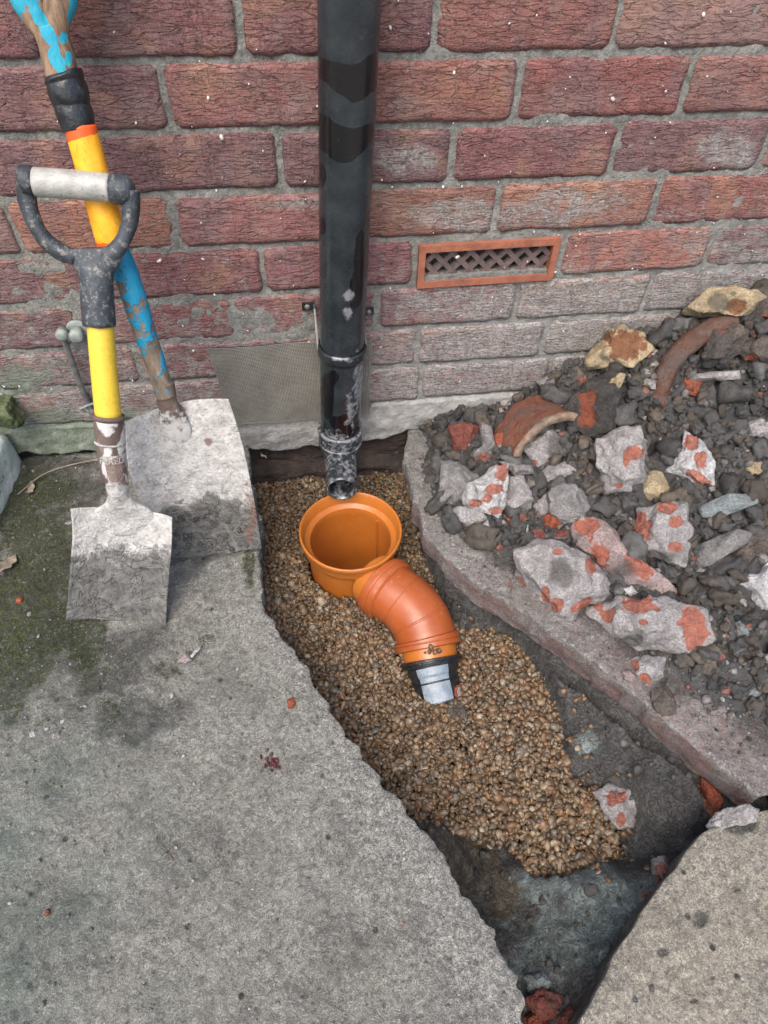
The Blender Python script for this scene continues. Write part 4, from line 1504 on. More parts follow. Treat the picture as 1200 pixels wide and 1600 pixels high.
# ------------------------------------------------------------------ rubble, each piece on its own
def m_rub_(name, base, patch, bs=1.0, rough=.88):
    n = N(name); n.world()
    c = n.ramp(n.noise(45, 5, .65), [(.28, tuple(np.array(base) * .55)), (.5, base), (.75, tuple(np.minimum(np.array(base) * 1.45, .75)))])
    g = n.noise(330, 5, .72)
    c = n.mix(n.math('MULTIPLY', n.step(g, .56, .42), .55), c, tuple(np.array(base) * .42))
    c = n.mix(n.math('MULTIPLY', n.step(n.noise(36, 5, .7), .52, .68), .5), c, (.115, .105, .098))
    pm_ = n.math('MULTIPLY', masked(n, 0, 70, .6, .09), n.math('MULTIPLY_ADD', n.step(n.noise(180, 5, .75), .32, .52), .35, .65))
    pc = n.ramp(n.noise(110, 5, .7), [(.3, tuple(np.array(patch) * .6)), (.6, patch), (.8, tuple(np.minimum(np.array(patch) * 1.35, .8)))])
    c = n.mix(n.math('MULTIPLY', pm_, .93), c, pc)
    mm = masked(n, 1, 45, .9, .35)
    c = n.mix(n.math('MULTIPLY', mm, .75), c, (.075, .07, .064))
    n.bump([(n.noise(70, 5, .65), .009 * bs), (n.noise(160, 4, .7, .6), .004 * bs), (g, .003 * bs), (pm_, -.0012)])
    return n.done(c, rough, .25)


MR = {'mortar': m_rub_('rubble_mortar', (.40, .375, .365), (.42, .135, .085)), 'white': m_rub_('rubble_white', (.58, .57, .56), (.45, .15, .095)),
      'grey': m_rub_('rubble_grey', (.29, .275, .265), (.38, .14, .10)), 'red': m_rub_('rubble_red', (.25, .085, .065), (.36, .34, .32)),
      'orange': m_rub_('rubble_orange', (.36, .10, .055), (.36, .34, .32)), 'cream': m_rub_('rubble_cream', (.40, .32, .20), (.19, .075, .035), .6),
      'slate': m_rub_('rubble_slate', (.20, .225, .225), (.34, .11, .07), .6), 'dark': m_rub_('rubble_dark', (.075, .068, .062), (.26, .075, .04)),
      'pink': m_rub_('rubble_pink', (.40, .31, .29), (.42, .13, .08)), 'brown': m_rub_('rubble_brown', (.15, .125, .105), (.30, .09, .05))}


OUT = []


def rock(name, label, cat, outl, mat, patches=(), mudp=(), off=(700, 640, 2.4), fn=surf, seed=0, thick=.75, lift=.35, group='rubble pieces on the soil heap', box_=.62, cuts=9, tilt=.0, sub=4, amp=.11):
    ox, oy, sc = off
    P = np.array([(ox + x / sc, oy + y / sc) for x, y in outl], float)
    OUT.append([tuple(P.mean(0) + (q0 - P.mean(0)) * .93) for q0 in P])
    c = P.mean(0)
    p0 = hit(c[0], c[1], fn)
    dv = CAM - p0; dist = np.linalg.norm(dv); vdir = dv / dist
    depth = float((p0 - CAM) @ FW)
    mpp = depth / FPX
    q_ = (P - c) * mpp
    rad = np.hypot(q_[:, 0], q_[:, 1])
    rmin = np.percentile(rad, 30)
    # local frame facing the camera
    xr = RT - np.dot(RT, vdir) * vdir; xr /= np.linalg.norm(xr)
    yr = np.cross(vdir, xr)
    ang = np.arctan2(-q_[:, 1], q_[:, 0])
    if rmin > .011 and sub == 4: sub = 5
    V0, F0_ = ICO[sub]
    d = V0.copy()
    th_ = np.arctan2(d[:, 1], d[:, 0])
    # radial function: intersect ray with polygon
    Q = np.stack([q_[:, 0], -q_[:, 1]], -1)
    R_ = np.zeros(len(d))
    m = len(Q)
    for i in range(m):
        A_, B_ = Q[i], Q[(i + 1) % m]
        e = B_ - A_
        cx, sx_ = np.cos(th_), np.sin(th_)
        den = cx * e[1] - sx_ * e[0]
        den = np.where(np.abs(den) < 1e-12, 1e-12, den)
        t = (A_[0] * e[1] - A_[1] * e[0]) / den
        u_ = (A_[0] * sx_ - A_[1] * cx) / den
        R_ = np.where((t > 0) & (u_ >= -1e-6) & (u_ <= 1 + 1e-6), np.maximum(R_, t), R_)
    R_ = np.where(R_ == 0, rmin, R_)
    s_ = np.hypot(d[:, 0], d[:, 1])
    rr_ = s_ ** box_
    zz_ = np.sign(d[:, 2]) * np.abs(d[:, 2]) ** (box_ + .15)
    U = np.stack([rr_ * np.cos(th_), rr_ * np.sin(th_), zz_], -1)
    r2 = np.random.default_rng(seed + 1000)
    for _ in range(cuts):
        nrm = r2.normal(size=3); nrm[2] = abs(nrm[2]) + .5; nrm[:2] *= 1.1
        nrm /= np.linalg.norm(nrm)
        dd = r2.uniform(.62, .90)
        ex = np.maximum(0, U @ nrm - dd)
        U = U - ex[:, None] * nrm * .98
    loc = np.stack([U[:, 0] * R_, U[:, 1] * R_, U[:, 2] * rmin * thick], -1)
    nf = 2.2 / max(rmin, .004)
    loc = loc + V0 * (rmin * amp * fbm(loc + seed, nf * 1.2, 4, seed))[:, None]
    loc[:, 2] += rmin * amp * 1.2 * np.abs(vn(loc + seed, nf * .8, seed + 5)) * (loc[:, 2] > 0)
    Wd = p0 + loc[:, :1] * xr + loc[:, 1:2] * yr + (loc[:, 2:3] + rmin * thick * lift) * vdir
    pl_ = [(ox + b[0] / sc, oy + b[1] / sc, b[2] / sc, (b[3] if len(b) > 3 else b[2]) / sc) + tuple(b[4:5]) for b in patches]
    ml_ = [(ox + b[0] / sc, oy + b[1] / sc, b[2] / sc, (b[3] if len(b) > 3 else b[2]) / sc) for b in mudp]
    m1 = blobs(Wd, pl_, seed, .3, 90) if pl_ else np.zeros(len(Wd))
    m2 = blobs(Wd, ml_, seed + 3, .4, 60) if ml_ else np.zeros(len(Wd))
    m2 = np.maximum(m2, .55 * sst(-(loc[:, 2] / rmin), -.1, .5))
    Wd = Wd - (V0[:, :1] * xr + V0[:, 1:2] * yr + V0[:, 2:3] * vdir) * (min(.0022, rmin * .10) * sst(m1, .42, .58))[:, None]
    o = put(name, Wd, F0_, MR[mat] if isinstance(mat, str) else mat, mask=np.stack([m1, m2], -1), loc=tuple(p0))
    return tag(o, label, cat, group)


C4_ = (600, 400, 2.0)
rock('brick_fragment', 'red brown brick piece at the far left of the rubble, on the slab corner', 'brick piece', [(0, 60), (60, 50), (110, 70), (120, 120), (75, 200), (30, 180), (0, 150)], 'red', [(60, 180, 40, 22)], seed=1)
rock('stone_fragment', 'narrow grey stone with a red patch between the red brick piece and the clay pipe', 'stone', [(110, 45), (160, 60), (175, 150), (150, 215), (85, 210), (90, 180), (130, 130)], 'grey', [(140, 185, 34, 22), (110, 60, 20, 20)], seed=2)
rock('stone_fragment', 'pale lump of mortar lying under the arch of the clay pipe shell', 'mortar lump', [(265, 130), (300, 85), (400, 85), (445, 130), (430, 180), (350, 225), (300, 215), (262, 180)], 'mortar', [(300, 205, 36, 18), (400, 190, 30, 10)], [(410, 150, 50, 50)], seed=3)
rock('mortar_lump', 'grey rough mortar lump overhanging the slab beside the white and red chunk', 'mortar lump', [(-28, 190), (40, 195), (115, 250), (95, 330), (40, 368), (-28, 345)], 'grey', seed=4)
rock('mortar_lump', 'white mortar chunk with four orange brick spots near the slab edge', 'mortar lump', [(60, 280), (110, 265), (175, 210), (228, 205), (222, 300), (222, 360), (190, 405), (130, 385), (45, 355)], 'white', [(180, 300, 36, 20), (100, 350, 22, 14), (150, 332, 22, 20), (180, 382, 30, 12), (205, 235, 30, 34)], seed=5)
rock('mortar_lump', 'smooth grey lump touching the right side of the white orange spotted chunk', 'mortar lump', [(230, 250), (285, 245), (318, 340), (300, 382), (250, 392), (218, 355)], 'mortar', seed=6)
rock('mortar_lump', 'flat pale wedge of mortar nearest the slab edge under the orange spotted chunk', 'mortar lump', [(10, 375), (50, 362), (130, 385), (147, 410), (90, 450), (30, 435), (5, 400)], 'mortar', seed=7)
rock('stone_chip', 'small white triangular chip beside the flat pale wedge', 'stone chip', [(100, 435), (150, 412), (160, 450), (132, 462)], 'white', seed=8)
rock('stone_fragment', 'pointed grey stone chip below the clay pipe shell', 'stone', [(350, 225), (440, 192), (478, 230), (400, 288), (375, 265)], 'mortar', seed=9)
rock('brick_fragment', 'pinkish grey lump with a red left edge beside the round grey lump', 'brick piece', [(320, 360), (385, 295), (400, 390), (345, 420), (308, 402)], 'mortar', [(316, 392, 16, 20)], seed=10)
rock('mortar_lump', 'round pitted grey lump in the middle of the smaller rubble', 'mortar lump', [(378, 310), (430, 275), (500, 298), (537, 360), (510, 412), (440, 428), (385, 385)], 'grey', seed=11, cuts=3)
rock('brick_fragment', 'red brick chip under the round pitted grey lump', 'brick piece', [(345, 400), (390, 386), (452, 430), (440, 455), (350, 452)], 'orange', [(430, 440, 20, 14)], seed=12)
rock('brick_fragment', 'small dark red chip left of the long red chip', 'brick piece', [(318, 445), (360, 450), (372, 490), (330, 492)], 'red', seed=13)
rock('brick_fragment', 'long flat red chip above the large round lump', 'brick piece', [(365, 455), (445, 455), (475, 502), (380, 492)], 'red', [(430, 490, 40, 14)], seed=14)
rock('mortar_lump', 'largest round mortar lump with orange spots round its lower rim', 'mortar lump', [(245, 600), (270, 530), (340, 490), (430, 510), (530, 560), (590, 640), (592, 690), (540, 722), (450, 778), (370, 762), (290, 732), (245, 660)], 'mortar', [(268, 660, 26, 34), (366, 692, 18, 32), (410, 735, 32, 28), (500, 735, 50, 18, -30), (535, 585, 22, 34), (413, 530, 20, 14), (265, 715, 20, 22), (380, 765, 24, 12)], [(430, 610, 60, 44)], seed=15, thick=.8, cuts=4, sub=5)
rock('brick_rubble', 'long diagonal brick and mortar piece behind the largest round lump', 'brick piece', [(465, 430), (510, 398), (590, 410), (640, 470), (680, 540), (770, 610), (840, 670), (832, 718), (740, 690), (640, 672), (600, 610), (540, 545), (480, 500)], 'pink', [(515, 432, 44, 36), (566, 545, 30, 62, -20), (715, 590, 66, 34, 40)], [(640, 610, 50, 40)], seed=16, sub=5)
rock('brick_rubble', 'long brick block caked in mortar with a bright orange right end', 'brick piece', [(525, 770), (555, 722), (680, 698), (780, 708), (900, 740), (955, 758), (973, 860), (930, 942), (850, 935), (740, 900), (660, 900), (560, 860)], 'mortar', [(705, 728, 62, 36), (600, 765, 32, 30), (925, 830, 52, 90, -10), (558, 730, 26, 18), (775, 738, 24, 10, 40), (730, 797, 14, 10)], [(690, 860, 50, 34), (560, 840, 40, 40)], seed=17, thick=.95, sub=5)
rock('mortar_lump', 'tall upright grey lump with one square orange patch, behind the cream stone', 'mortar lump', [(560, 110), (640, 75), (710, 65), (737, 120), (732, 250), (690, 330), (640, 357), (590, 330), (575, 230), (553, 150)], 'mortar', [(702, 160, 34, 32), (640, 287, 16, 10), (632, 328, 20, 14), (668, 200, 12, 20)], seed=18, thick=.9, sub=5)
rock('cream_stone', 'cream yellow stone wedged below the tall upright grey lump', 'stone', [(688, 342), (740, 212), (800, 232), (830, 290), (812, 342), (740, 350)], 'cream', seed=19, amp=.02, cuts=12)
rock('brick_rubble', 'pointed white triangular lump with three orange patches', 'brick piece', [(885, 78), (940, 108), (990, 190), (992, 287), (900, 282), (818, 236), (868, 170)], 'white', [(915, 118, 26, 34), (950, 188, 22, 34), (945, 260, 52, 22, 20)], seed=20, thick=.9)
rock('brick_rubble', 'orange brick lump with a white mortar face right of the cream stone', 'brick piece', [(655, 460), (720, 370), (830, 340), (890, 350), (905, 430), (900, 520), (880, 592), (760, 555), (690, 522)], 'mortar', [(715, 440, 52, 52), (820, 362, 34, 24), (856, 420, 26, 22), (850, 515, 30, 16), (830, 330, 14, 20)], [(790, 560, 80, 30)], seed=21, sub=5)
rock('slate_piece', 'long blue grey slate piece lying above the dark slate', 'slate', [(945, 365), (1050, 315), (1140, 318), (1153, 350), (1020, 408), (960, 407)], 'slate', seed=22, thick=.45, amp=.02)
rock('slate_piece', 'dark grey slanting slab piece with a small orange tip', 'slate', [(898, 562), (960, 500), (1080, 446), (1132, 465), (1110, 502), (990, 582), (930, 600)], 'grey', [(908, 560, 22, 26)], seed=23, thick=.6, amp=.03)
rock('concrete_chunk', 'large white broken concrete chunk cut off by the right edge of the photo', 'concrete chunk', [(1062, 640), (1120, 590), (1200, 540), (1300, 500), (1330, 640), (1300, 800), (1200, 785), (1140, 742), (1105, 690)], 'white', seed=24, sub=5)
rock('concrete_chunk', 'brown stained slanting slab behind the large white concrete chunk', 'concrete chunk', [(998, 582), (1100, 500), (1200, 430), (1300, 400), (1300, 500), (1200, 545), (1120, 592), (1060, 640), (1010, 612)], 'brown', [(1045, 562, 14, 10)], seed=25, thick=.5, lift=.1)
rock('brick_rubble', 'small grey wedge with orange corners below the long brick block', 'brick piece', [(680, 940), (740, 920), (815, 930), (800, 1000), (750, 1042), (715, 1010)], 'mortar', [(695, 960, 18, 28), (738, 1012, 24, 28)], seed=26)
rock('stone_chip', 'small white pebble resting between the two long brick blocks', 'stone chip', [(657, 672), (688, 658), (710, 688), (682, 702)], 'white', seed=27, lift=1.6, amp=.02)
rock('stone_chip', 'pinkish chip beside the small grey wedge with orange corners', 'stone chip', [(655, 985), (680, 965), (702, 1000), (690, 1037), (665, 1022)], 'pink', seed=28)
rock('stone_chip', 'small yellow stone chip in the soil near the right edge', 'stone chip', [(1103, 217), (1130, 200), (1170, 195), (1182, 240), (1130, 246)], 'cream', seed=29)
rock('brick_fragment', 'small grey lump with red spots half buried right of the orange ended block', 'brick piece', [(1063, 820), (1100, 788), (1142, 800), (1132, 852), (1080, 855)], 'slate', [(1072, 822, 12, 18), (1128, 806, 14, 14)], seed=30)
rock('stone_chip', 'teal grey flat stone low on the right of the heap', 'stone chip', [(1098, 1070), (1150, 1038), (1182, 1070), (1150, 1092)], 'slate', seed=31)
rock('brick_fragment', 'tiny red chip below the smooth grey lump on the slab', 'brick piece', [(215, 402), (240, 393), (253, 430), (227, 447)], 'orange', seed=32)
rock('stone_fragment', 'flat grey stone lying left of the lump under the pipe arch', 'stone', [(190, 192), (310, 208), (322, 240), (240, 248)], 'grey', seed=33)
rock('mortar_lump', 'squarish pitted lump with lichen at the bottom of the heap', 'mortar lump', [(770, 1050), (830, 1035), (852, 1080), (850, 1140), (800, 1150), (765, 1110)], 'brown', seed=34)
rock('cream_stone', 'cream stone with a rusty brown top standing against the wall', 'stone', [(630, 320), (690, 235), (740, 222), (800, 245), (832, 290), (790, 345), (700, 348), (640, 350)], 'cream', [(760, 275, 70, 44), (700, 250, 20, 20)], off=C4_, seed=35, lift=.9)
rock('pipe_shard', 'dark curved shard with a cream broken edge below the rusty cream stone', 'pipe shard', [(560, 470), (620, 400), (700, 350), (747, 370), (735, 430), (715, 552), (660, 562), (600, 540)], 'dark', [(632, 500, 26, 40), (640, 440, 30, 20)], off=C4_, seed=36, lift=.6, cuts=4)
rock('stone_fragment', 'thin cream strip broken off along the right side of the dark shard', 'stone', [(690, 460), (700, 400), (735, 365), (750, 372), (735, 420), (712, 465)], 'cream', off=C4_, seed=37, lift=3.4)
rock('cream_stone', 'long cream topped shard at the top right of the heap', 'stone', [(930, 182), (1020, 100), (1150, 105), (1178, 130), (1130, 182), (1040, 202)], 'cream', [(1100, 160, 30, 24)], [(1048, 140, 32, 36), (1090, 115, 14, 8)], off=C4_, seed=38, lift=1.2)
rock('pipe_shard', 'brown grey clay shard in the top right corner of the heap', 'pipe shard', [(1128, 182), (1160, 120), (1220, 110), (1290, 150), (1290, 230), (1210, 225)], 'brown', [(1175, 195, 40, 16, 20)], off=C4_, seed=39, lift=.9)
rock('stone_fragment', 'flat brown grey bar lying in front of the curved clay pipe arc', 'stone', [(958, 372), (1020, 362), (1100, 358), (1106, 385), (970, 396)], 'mortar', off=C4_, seed=40, lift=.8, amp=.02)
rock('mortar_lump', 'brown lump with a red side in the soil at the right edge', 'mortar lump', [(1110, 290), (1180, 250), (1260, 260), (1270, 340), (1160, 345)], 'brown', [(1150, 320, 22, 14)], off=C4_, seed=41)
rock('stone_chip', 'small cream pebble on the clay pipe shell', 'stone chip', [(540, 478), (556, 466), (571, 474), (570, 494), (552, 498)], 'cream', off=C4_, seed=42, lift=3.0)
rock('stone_chip', 'small grey wedge lying against the wall above the clay pipe shell', 'stone chip', [(468, 388), (530, 370), (537, 407), (490, 405)], 'grey', off=C4_, seed=43)
rock('brick_fragment', 'terracotta flake standing left of the clay pipe arch', 'brick piece', [(345, 562), (372, 540), (392, 560), (380, 615), (350, 622)], 'orange', [(360, 600, 14, 10)], off=C4_, seed=44)
rock('brick_fragment', 'small orange piece tucked under the curved clay pipe arc', 'brick piece', [(930, 390), (960, 378), (990, 395), (975, 440), (945, 428)], 'orange', off=C4_, seed=45)
rock('stone_fragment', 'grey stone by the right edge above the yellow chip', 'stone', [(1130, 512), (1200, 505), (1230, 540), (1200, 585), (1140, 575)], 'mortar', off=C4_, seed=46)

# clods on the heap
k = 9000
px = rng.uniform(.2, 1.15, k); py = rng.uniform(-.72, 0, k)
h = hz(px, py)
r = np.minimum(rng.gamma(1.4, .0031, k) + .0014, .021)
ok = (h > .004) & (edged(px, py) > .03)
ok |= (h > -.02) & (edged(px, py) > .035) & (rng.uniform(size=k) < .10) & (r < .004)
px, py, h, r = px[ok], py[ok], np.maximum(h[ok], 0), r[ok]
P = np.stack([px, py, h + r * .35], -1)
X_, Y_ = proj(P)
cov = np.zeros(len(P), bool)
for pl0 in OUT:
    cov |= inpoly(X_, Y_, pl0)
keep_ = (~cov) | ((r < .003) & (rng.uniform(size=len(r)) < .05))
P, r = P[keep_], r[keep_]
o_ = np.argsort(-r); P, r = P[o_], r[o_]
var, F0 = lumps(3, 14, .42, 1.9, 5, 205)
nb_ = 1100
V, F, nv = scatter(var, F0, P[:nb_], rotm(nb_), r[:nb_, None] * rng.uniform(.65, 1.3, (nb_, 3)))
cc = soilcol(nb_)
tag(put('soil_clods', V, F, m_soil, colr=np.repeat(cc, nv, 0)), 'lumpy dark grey soil clods heaped against the wall on the right', 'soil', kind='stuff')
P, r = P[nb_:], r[nb_:]
var, F0 = lumps(2, 12, .40, 2.0, 4, 305)
V, F, nv = scatter(var, F0, P, rotm(len(P)), r[:, None] * rng.uniform(.65, 1.3, (len(P), 3)))
cc = soilcol(len(P))
spec = rng.uniform(size=len(P))
cc[spec < .05] = [.30, .28, .26]; cc[(spec > .05) & (spec < .075)] = [.27, .10, .07]; cc[(spec > .075) & (spec < .13)] = [.17, .155, .135]; cc[(spec > .13) & (spec < .15)] = [.40, .37, .34]
tag(put('soil_crumbs', V, F, m_soil, colr=np.repeat(cc, nv, 0), smooth=False), 'small dark soil crumbs and red specks between the rubble on the heap', 'soil', kind='stuff')
k = 500
px = rng.uniform(.2, 1.0, k * 2); py = rng.uniform(-.70, -.01, k * 2)
h = hz(px, py); ok = (h > -.002) & (edged(px, py) > .05)
px, py, h = px[ok][:k], py[ok][:k], h[ok][:k]
r = np.minimum(rng.gamma(1.6, .0016, len(px)) + .0012, .009)
P = np.stack([px, py, np.maximum(h, 0) + r * .75], -1)
X_, Y_ = proj(P)
cov = np.zeros(len(P), bool)
for pl0 in OUT:
    cov |= inpoly(X_, Y_, pl0)
P, r = P[~cov], r[~cov]
V, F, nv = scatter(*lumps(2, 10, .22, 1.4, 8, 505), P, rotm(len(P)), r[:, None] * rng.uniform(.55, 1.3, (len(P), 3)))
pr = np.array([(.24, .225, .21), (.17, .155, .145), (.26, .11, .08), (.13, .12, .11), (.40, .38, .36), (.27, .21, .14)])
cc = pr[rng.choice(6, len(P), p=[.25, .3, .1, .22, .08, .05])] * rng.uniform(.7, 1.2, (len(P), 1))
tag(put('rubble_chips', V, F, m_soil, colr=np.repeat(cc, nv, 0)), 'small chips of mortar, stone and brick mixed into the soil heap', 'rubble', kind='stuff')
# fine grit on the right slab
k = 1500
px = rng.uniform(.18, .6, k * 3); py = rng.uniform(-.7, -.03, k * 3)
d = edged(px, py)
ok = (d > .012) & (d < .16) & (rng.uniform(size=len(px)) < sst(d, .0, .09))
px, py = px[ok][:k], py[ok][:k]
r = rng.gamma(1.5, .0008, len(px)) + .0006
P = np.stack([px, py, np.maximum(hz(px, py), 0) + .001 + r * .3], -1)
V, F, nv = scatter(*lumps(1, 6, .25, 1.5, 0, 31), P, rotm(len(P)), r[:, None] * rng.uniform(.7, 1.3, (len(P), 3)))
cc = soilcol(len(P)) * 1.6
spec = rng.uniform(size=len(P)); cc[spec < .15] = [.30, .28, .26]; cc[(spec > .15) & (spec < .25)] = [.28, .10, .07]
tag(put('grit', V, F, m_soil, colr=np.repeat(cc, nv, 0)), 'fine dirt and grit spilled on the edge of the right slab', 'grit', kind='stuff')

TG = 'pieces lying in the trench'
tzf = lambda x, y: float(np.maximum(tz(x, y), gz(x, y) if inpoly(np.array(x), np.array(y), GP) else -9))
I1 = (0, 0, 1.0)
rock('brick_fragment', 'small pink and white brick chip against the black coupling', 'brick piece', [(708, 1073), (720, 1070), (724, 1090), (715, 1099), (707, 1090)], 'orange', [(718, 1080, 4, 9)], off=I1, fn=tzf, seed=50, group=TG, lift=1.2)
rock('mortar_lump', 'grey stone with red blotches embedded in the mud beside the gravel', 'mortar lump', [(932, 1240), (955, 1226), (990, 1236), (997, 1262), (985, 1290), (962, 1292), (945, 1275)], 'mortar', [(955, 1250, 9, 14), (972, 1245, 8, 10), (970, 1282, 9, 12)], off=I1, fn=tzf, seed=51, group=TG, lift=.5)
rock('brick_fragment', 'orange brick end showing under the right slab corner', 'brick piece', [(1100, 1215), (1120, 1225), (1128, 1250), (1112, 1275), (1098, 1262)], 'orange', off=I1, fn=tzf, seed=52, group=TG, lift=.6)
rock('brick_fragment', 'reddish stone below the corner of the paving, above the blue clay', 'brick piece', [(1018, 1345), (1045, 1338), (1052, 1365), (1035, 1390), (1015, 1375)], 'grey', [(1034, 1358, 12, 10)], off=I1, fn=tzf, seed=53, group=TG, lift=.6)
rock('brick_fragment', 'red brick lump at the bottom of the trench beside the left slab', 'brick piece', [(820, 1562), (850, 1548), (880, 1560), (870, 1588), (835, 1592)], 'red', off=I1, fn=tzf, seed=54, group=TG, lift=.6)
rock('brick_fragment', 'orange red brick piece cut off by the bottom edge of the photo', 'brick piece', [(818, 1592), (845, 1580), (862, 1600), (850, 1625), (822, 1620)], 'orange', off=I1, fn=tzf, seed=55, group=TG, lift=.8)
rock('brick_fragment', 'dark red lump in the shade at the bottom right of the trench', 'brick piece', [(872, 1588), (898, 1575), (905, 1600), (890, 1620), (870, 1612)], 'red', off=I1, fn=tzf, seed=56, group=TG, lift=.6)
rock('stone_fragment', 'grey blue stone in the mud near the bottom of the trench', 'stone', [(820, 1528), (850, 1520), (862, 1535), (850, 1552), (825, 1548)], 'slate', off=I1, fn=tzf, seed=57, group=TG, lift=.6)
rock('stone_fragment', 'pale stone on the gravel just below the black coupling', 'stone', [(700, 1108), (720, 1102), (732, 1116), (725, 1130), (704, 1124)], 'brown', off=I1, fn=tzf, seed=58, group=TG, lift=.4)
rock('stone_chip', 'bluish pebble stuck in the mud bank right of the gravel', 'stone chip', [(905, 1155), (918, 1152), (926, 1168), (918, 1182), (906, 1172)], 'slate', off=I1, fn=tzf, seed=59, group=TG)
rock('mortar_lump', 'loose broken concrete lump at the cracked corner of the paving', 'mortar lump', [(1100, 1290), (1125, 1270), (1165, 1258), (1185, 1266), (1178, 1284), (1140, 1292), (1112, 1304)], 'mortar', off=I1, fn=lambda x, y: 0., seed=60, group=TG, lift=.2, thick=.32)

# small pieces on the left path
PG = 'small chips scattered on the concrete path'
zf_ = lambda x, y: 0.0005
chips = [('brick_chip', 'orange brick flake alone on the path beside the gravel edge', 'brick chip', [(448, 1092), (457, 1090), (463, 1098), (460, 1107), (450, 1107)], 'orange'),
         ('stone_chip', 'white pebble on the mossy left margin, largest of the white ones', 'stone chip', [(46, 1146), (52, 1140), (58, 1145), (56, 1152), (48, 1152)], 'white'),
         ('stone_chip', 'grey chip just left of the small shovel blade', 'stone chip', [(101, 817), (110, 813), (114, 818), (107, 822)], 'mortar'),
         ('twig_chip', 'pale sliver of wood below and right of the small blade', 'wood chip', [(296, 1026), (312, 1007), (314, 1012), (300, 1029)], 'white'),
         ('stone_chip', 'pinkish chip at the left end of the pale wood sliver', 'stone chip', [(277, 1034), (290, 1017), (296, 1022), (290, 1036)], 'pink'),
         ('stone_chip', 'rounded chip under the pale wood sliver', 'stone chip', [(286, 1030), (296, 1025), (299, 1032), (290, 1037)], 'mortar'),
         ('brick_chip', 'reddish brown round pebble in the moss at the left', 'brick chip', [(25, 935), (32, 931), (37, 937), (33, 943), (26, 942)], 'orange'),
         ('stone_chip', 'small pale pebble in the moss under the brown pebble', 'stone chip', [(42, 958), (48, 955), (50, 961), (44, 964)], 'mortar'),
         ('stone_chip', 'grey flint with a dark centre on the lower left margin', 'stone chip', [(80, 1146), (92, 1143), (95, 1152), (84, 1156)], 'mortar'),
         ('stone_chip', 'white chip close above the grey flint', 'stone chip', [(94, 1126), (101, 1123), (102, 1129), (96, 1131)], 'white'),
         ('brick_chip', 'small orange crumb in the lower left quarter of the path', 'brick chip', [(70, 1422), (76, 1420), (78, 1428), (72, 1431)], 'orange'),
         ('stone_chip', 'wet stone chip in the mud low on the rear shovel blade', 'stone chip', [(290, 828), (300, 825), (306, 833), (298, 839), (291, 836)], 'pink'),
         ('stone_chip', 'grey chip on the path near its left middle by the damp patch', 'stone chip', [(264, 1084), (270, 1082), (273, 1089), (267, 1092)], 'mortar')]
for i, (nm, lb, ct, ol, mt) in enumerate(chips):
    rock(nm, lb, ct, ol, mt, off=I1, fn=(zf_ if i != 11 else (lambda x, y: .033)), seed=80 + i, group=PG, lift=.5, sub=3, thick=.7)
# crushed dark red berry patch
P = np.array([up(423 + rng.normal(0, 8), 1189 + rng.normal(0, 7), z=.002) for _ in range(26)])
V, F, nv = scatter(*lumps(2, 4, .3, 1.5, 0, 3), P, rotm(26), rng.uniform(.0012, .0032, (26, 1)) * np.array([[1, 1, .6]]))
n = N('berry'); m_berry = n.done(n.ramp(n.noise(200), [(.3, (.03, .008, .01)), (.7, (.10, .02, .025))]), .5, .4)
tag(put('crushed_berries', V, F, m_berry, loc=tuple(P.mean(0))), 'little cluster of crushed dark red berries on the path', 'berries')
# loose grit all over the path
k = 1500
px = rng.uniform(-.52, .16, k); py = rng.uniform(-.95, -.02, k)
ok = px < ip(LE, py) - .008
px, py = px[ok], py[ok]
r = np.minimum(rng.gamma(1.3, .00045, len(px)) + .0004, .0026)
P = np.stack([px, py, .0010 + r * .3 + .003 * vn(np.stack([px, py], -1), 7, 106)], -1)
V, F, nv = scatter(*lumps(1, 6, .25, 1.5, 0, 61), P, rotm(len(P)), r[:, None] * rng.uniform(.7, 1.4, (len(P), 3)))
cc = np.array([[.24, .235, .22]]) * rng.uniform(.5, 1.7, (len(P), 1))
sp_ = rng.uniform(size=len(P)); cc[sp_ < .05] = [.32, .12, .07]; cc[(sp_ > .05) & (sp_ < .12)] = [.5, .48, .44]
tag(put('path_grit', V, F, m_soil, colr=np.repeat(cc, nv, 0)), 'fine pale grit scattered all over the left concrete path', 'grit', kind='stuff')

# mud smeared behind the rear shovel blade and wet clods at its foot
k = 45
P = []
while len(P) < k:
    x = rng.uniform(262, 408); y = rng.uniform(770, 880)
    if y > 790 + (400 - x) * .1:
        q0 = LB(x, y, .0005 + .012 * (np.abs((x - 335) / 75) ** 2.5) * .6)
        P.append(q0)
P = np.array(P)
r = np.minimum(rng.gamma(1.2, .0012, k) + .0008, .005)
V, F, nv = scatter(*lumps(2, 6, .35, 2.2, 3, 91), P, rotm(k), r[:, None] * rng.uniform(.7, 1.3, (k, 3)))
o = put('mud_clods', V, F, m_soil, shB, colr=np.repeat(soilcol(k) * 1.2, nv, 0)); o['kind'] = 'stuff'

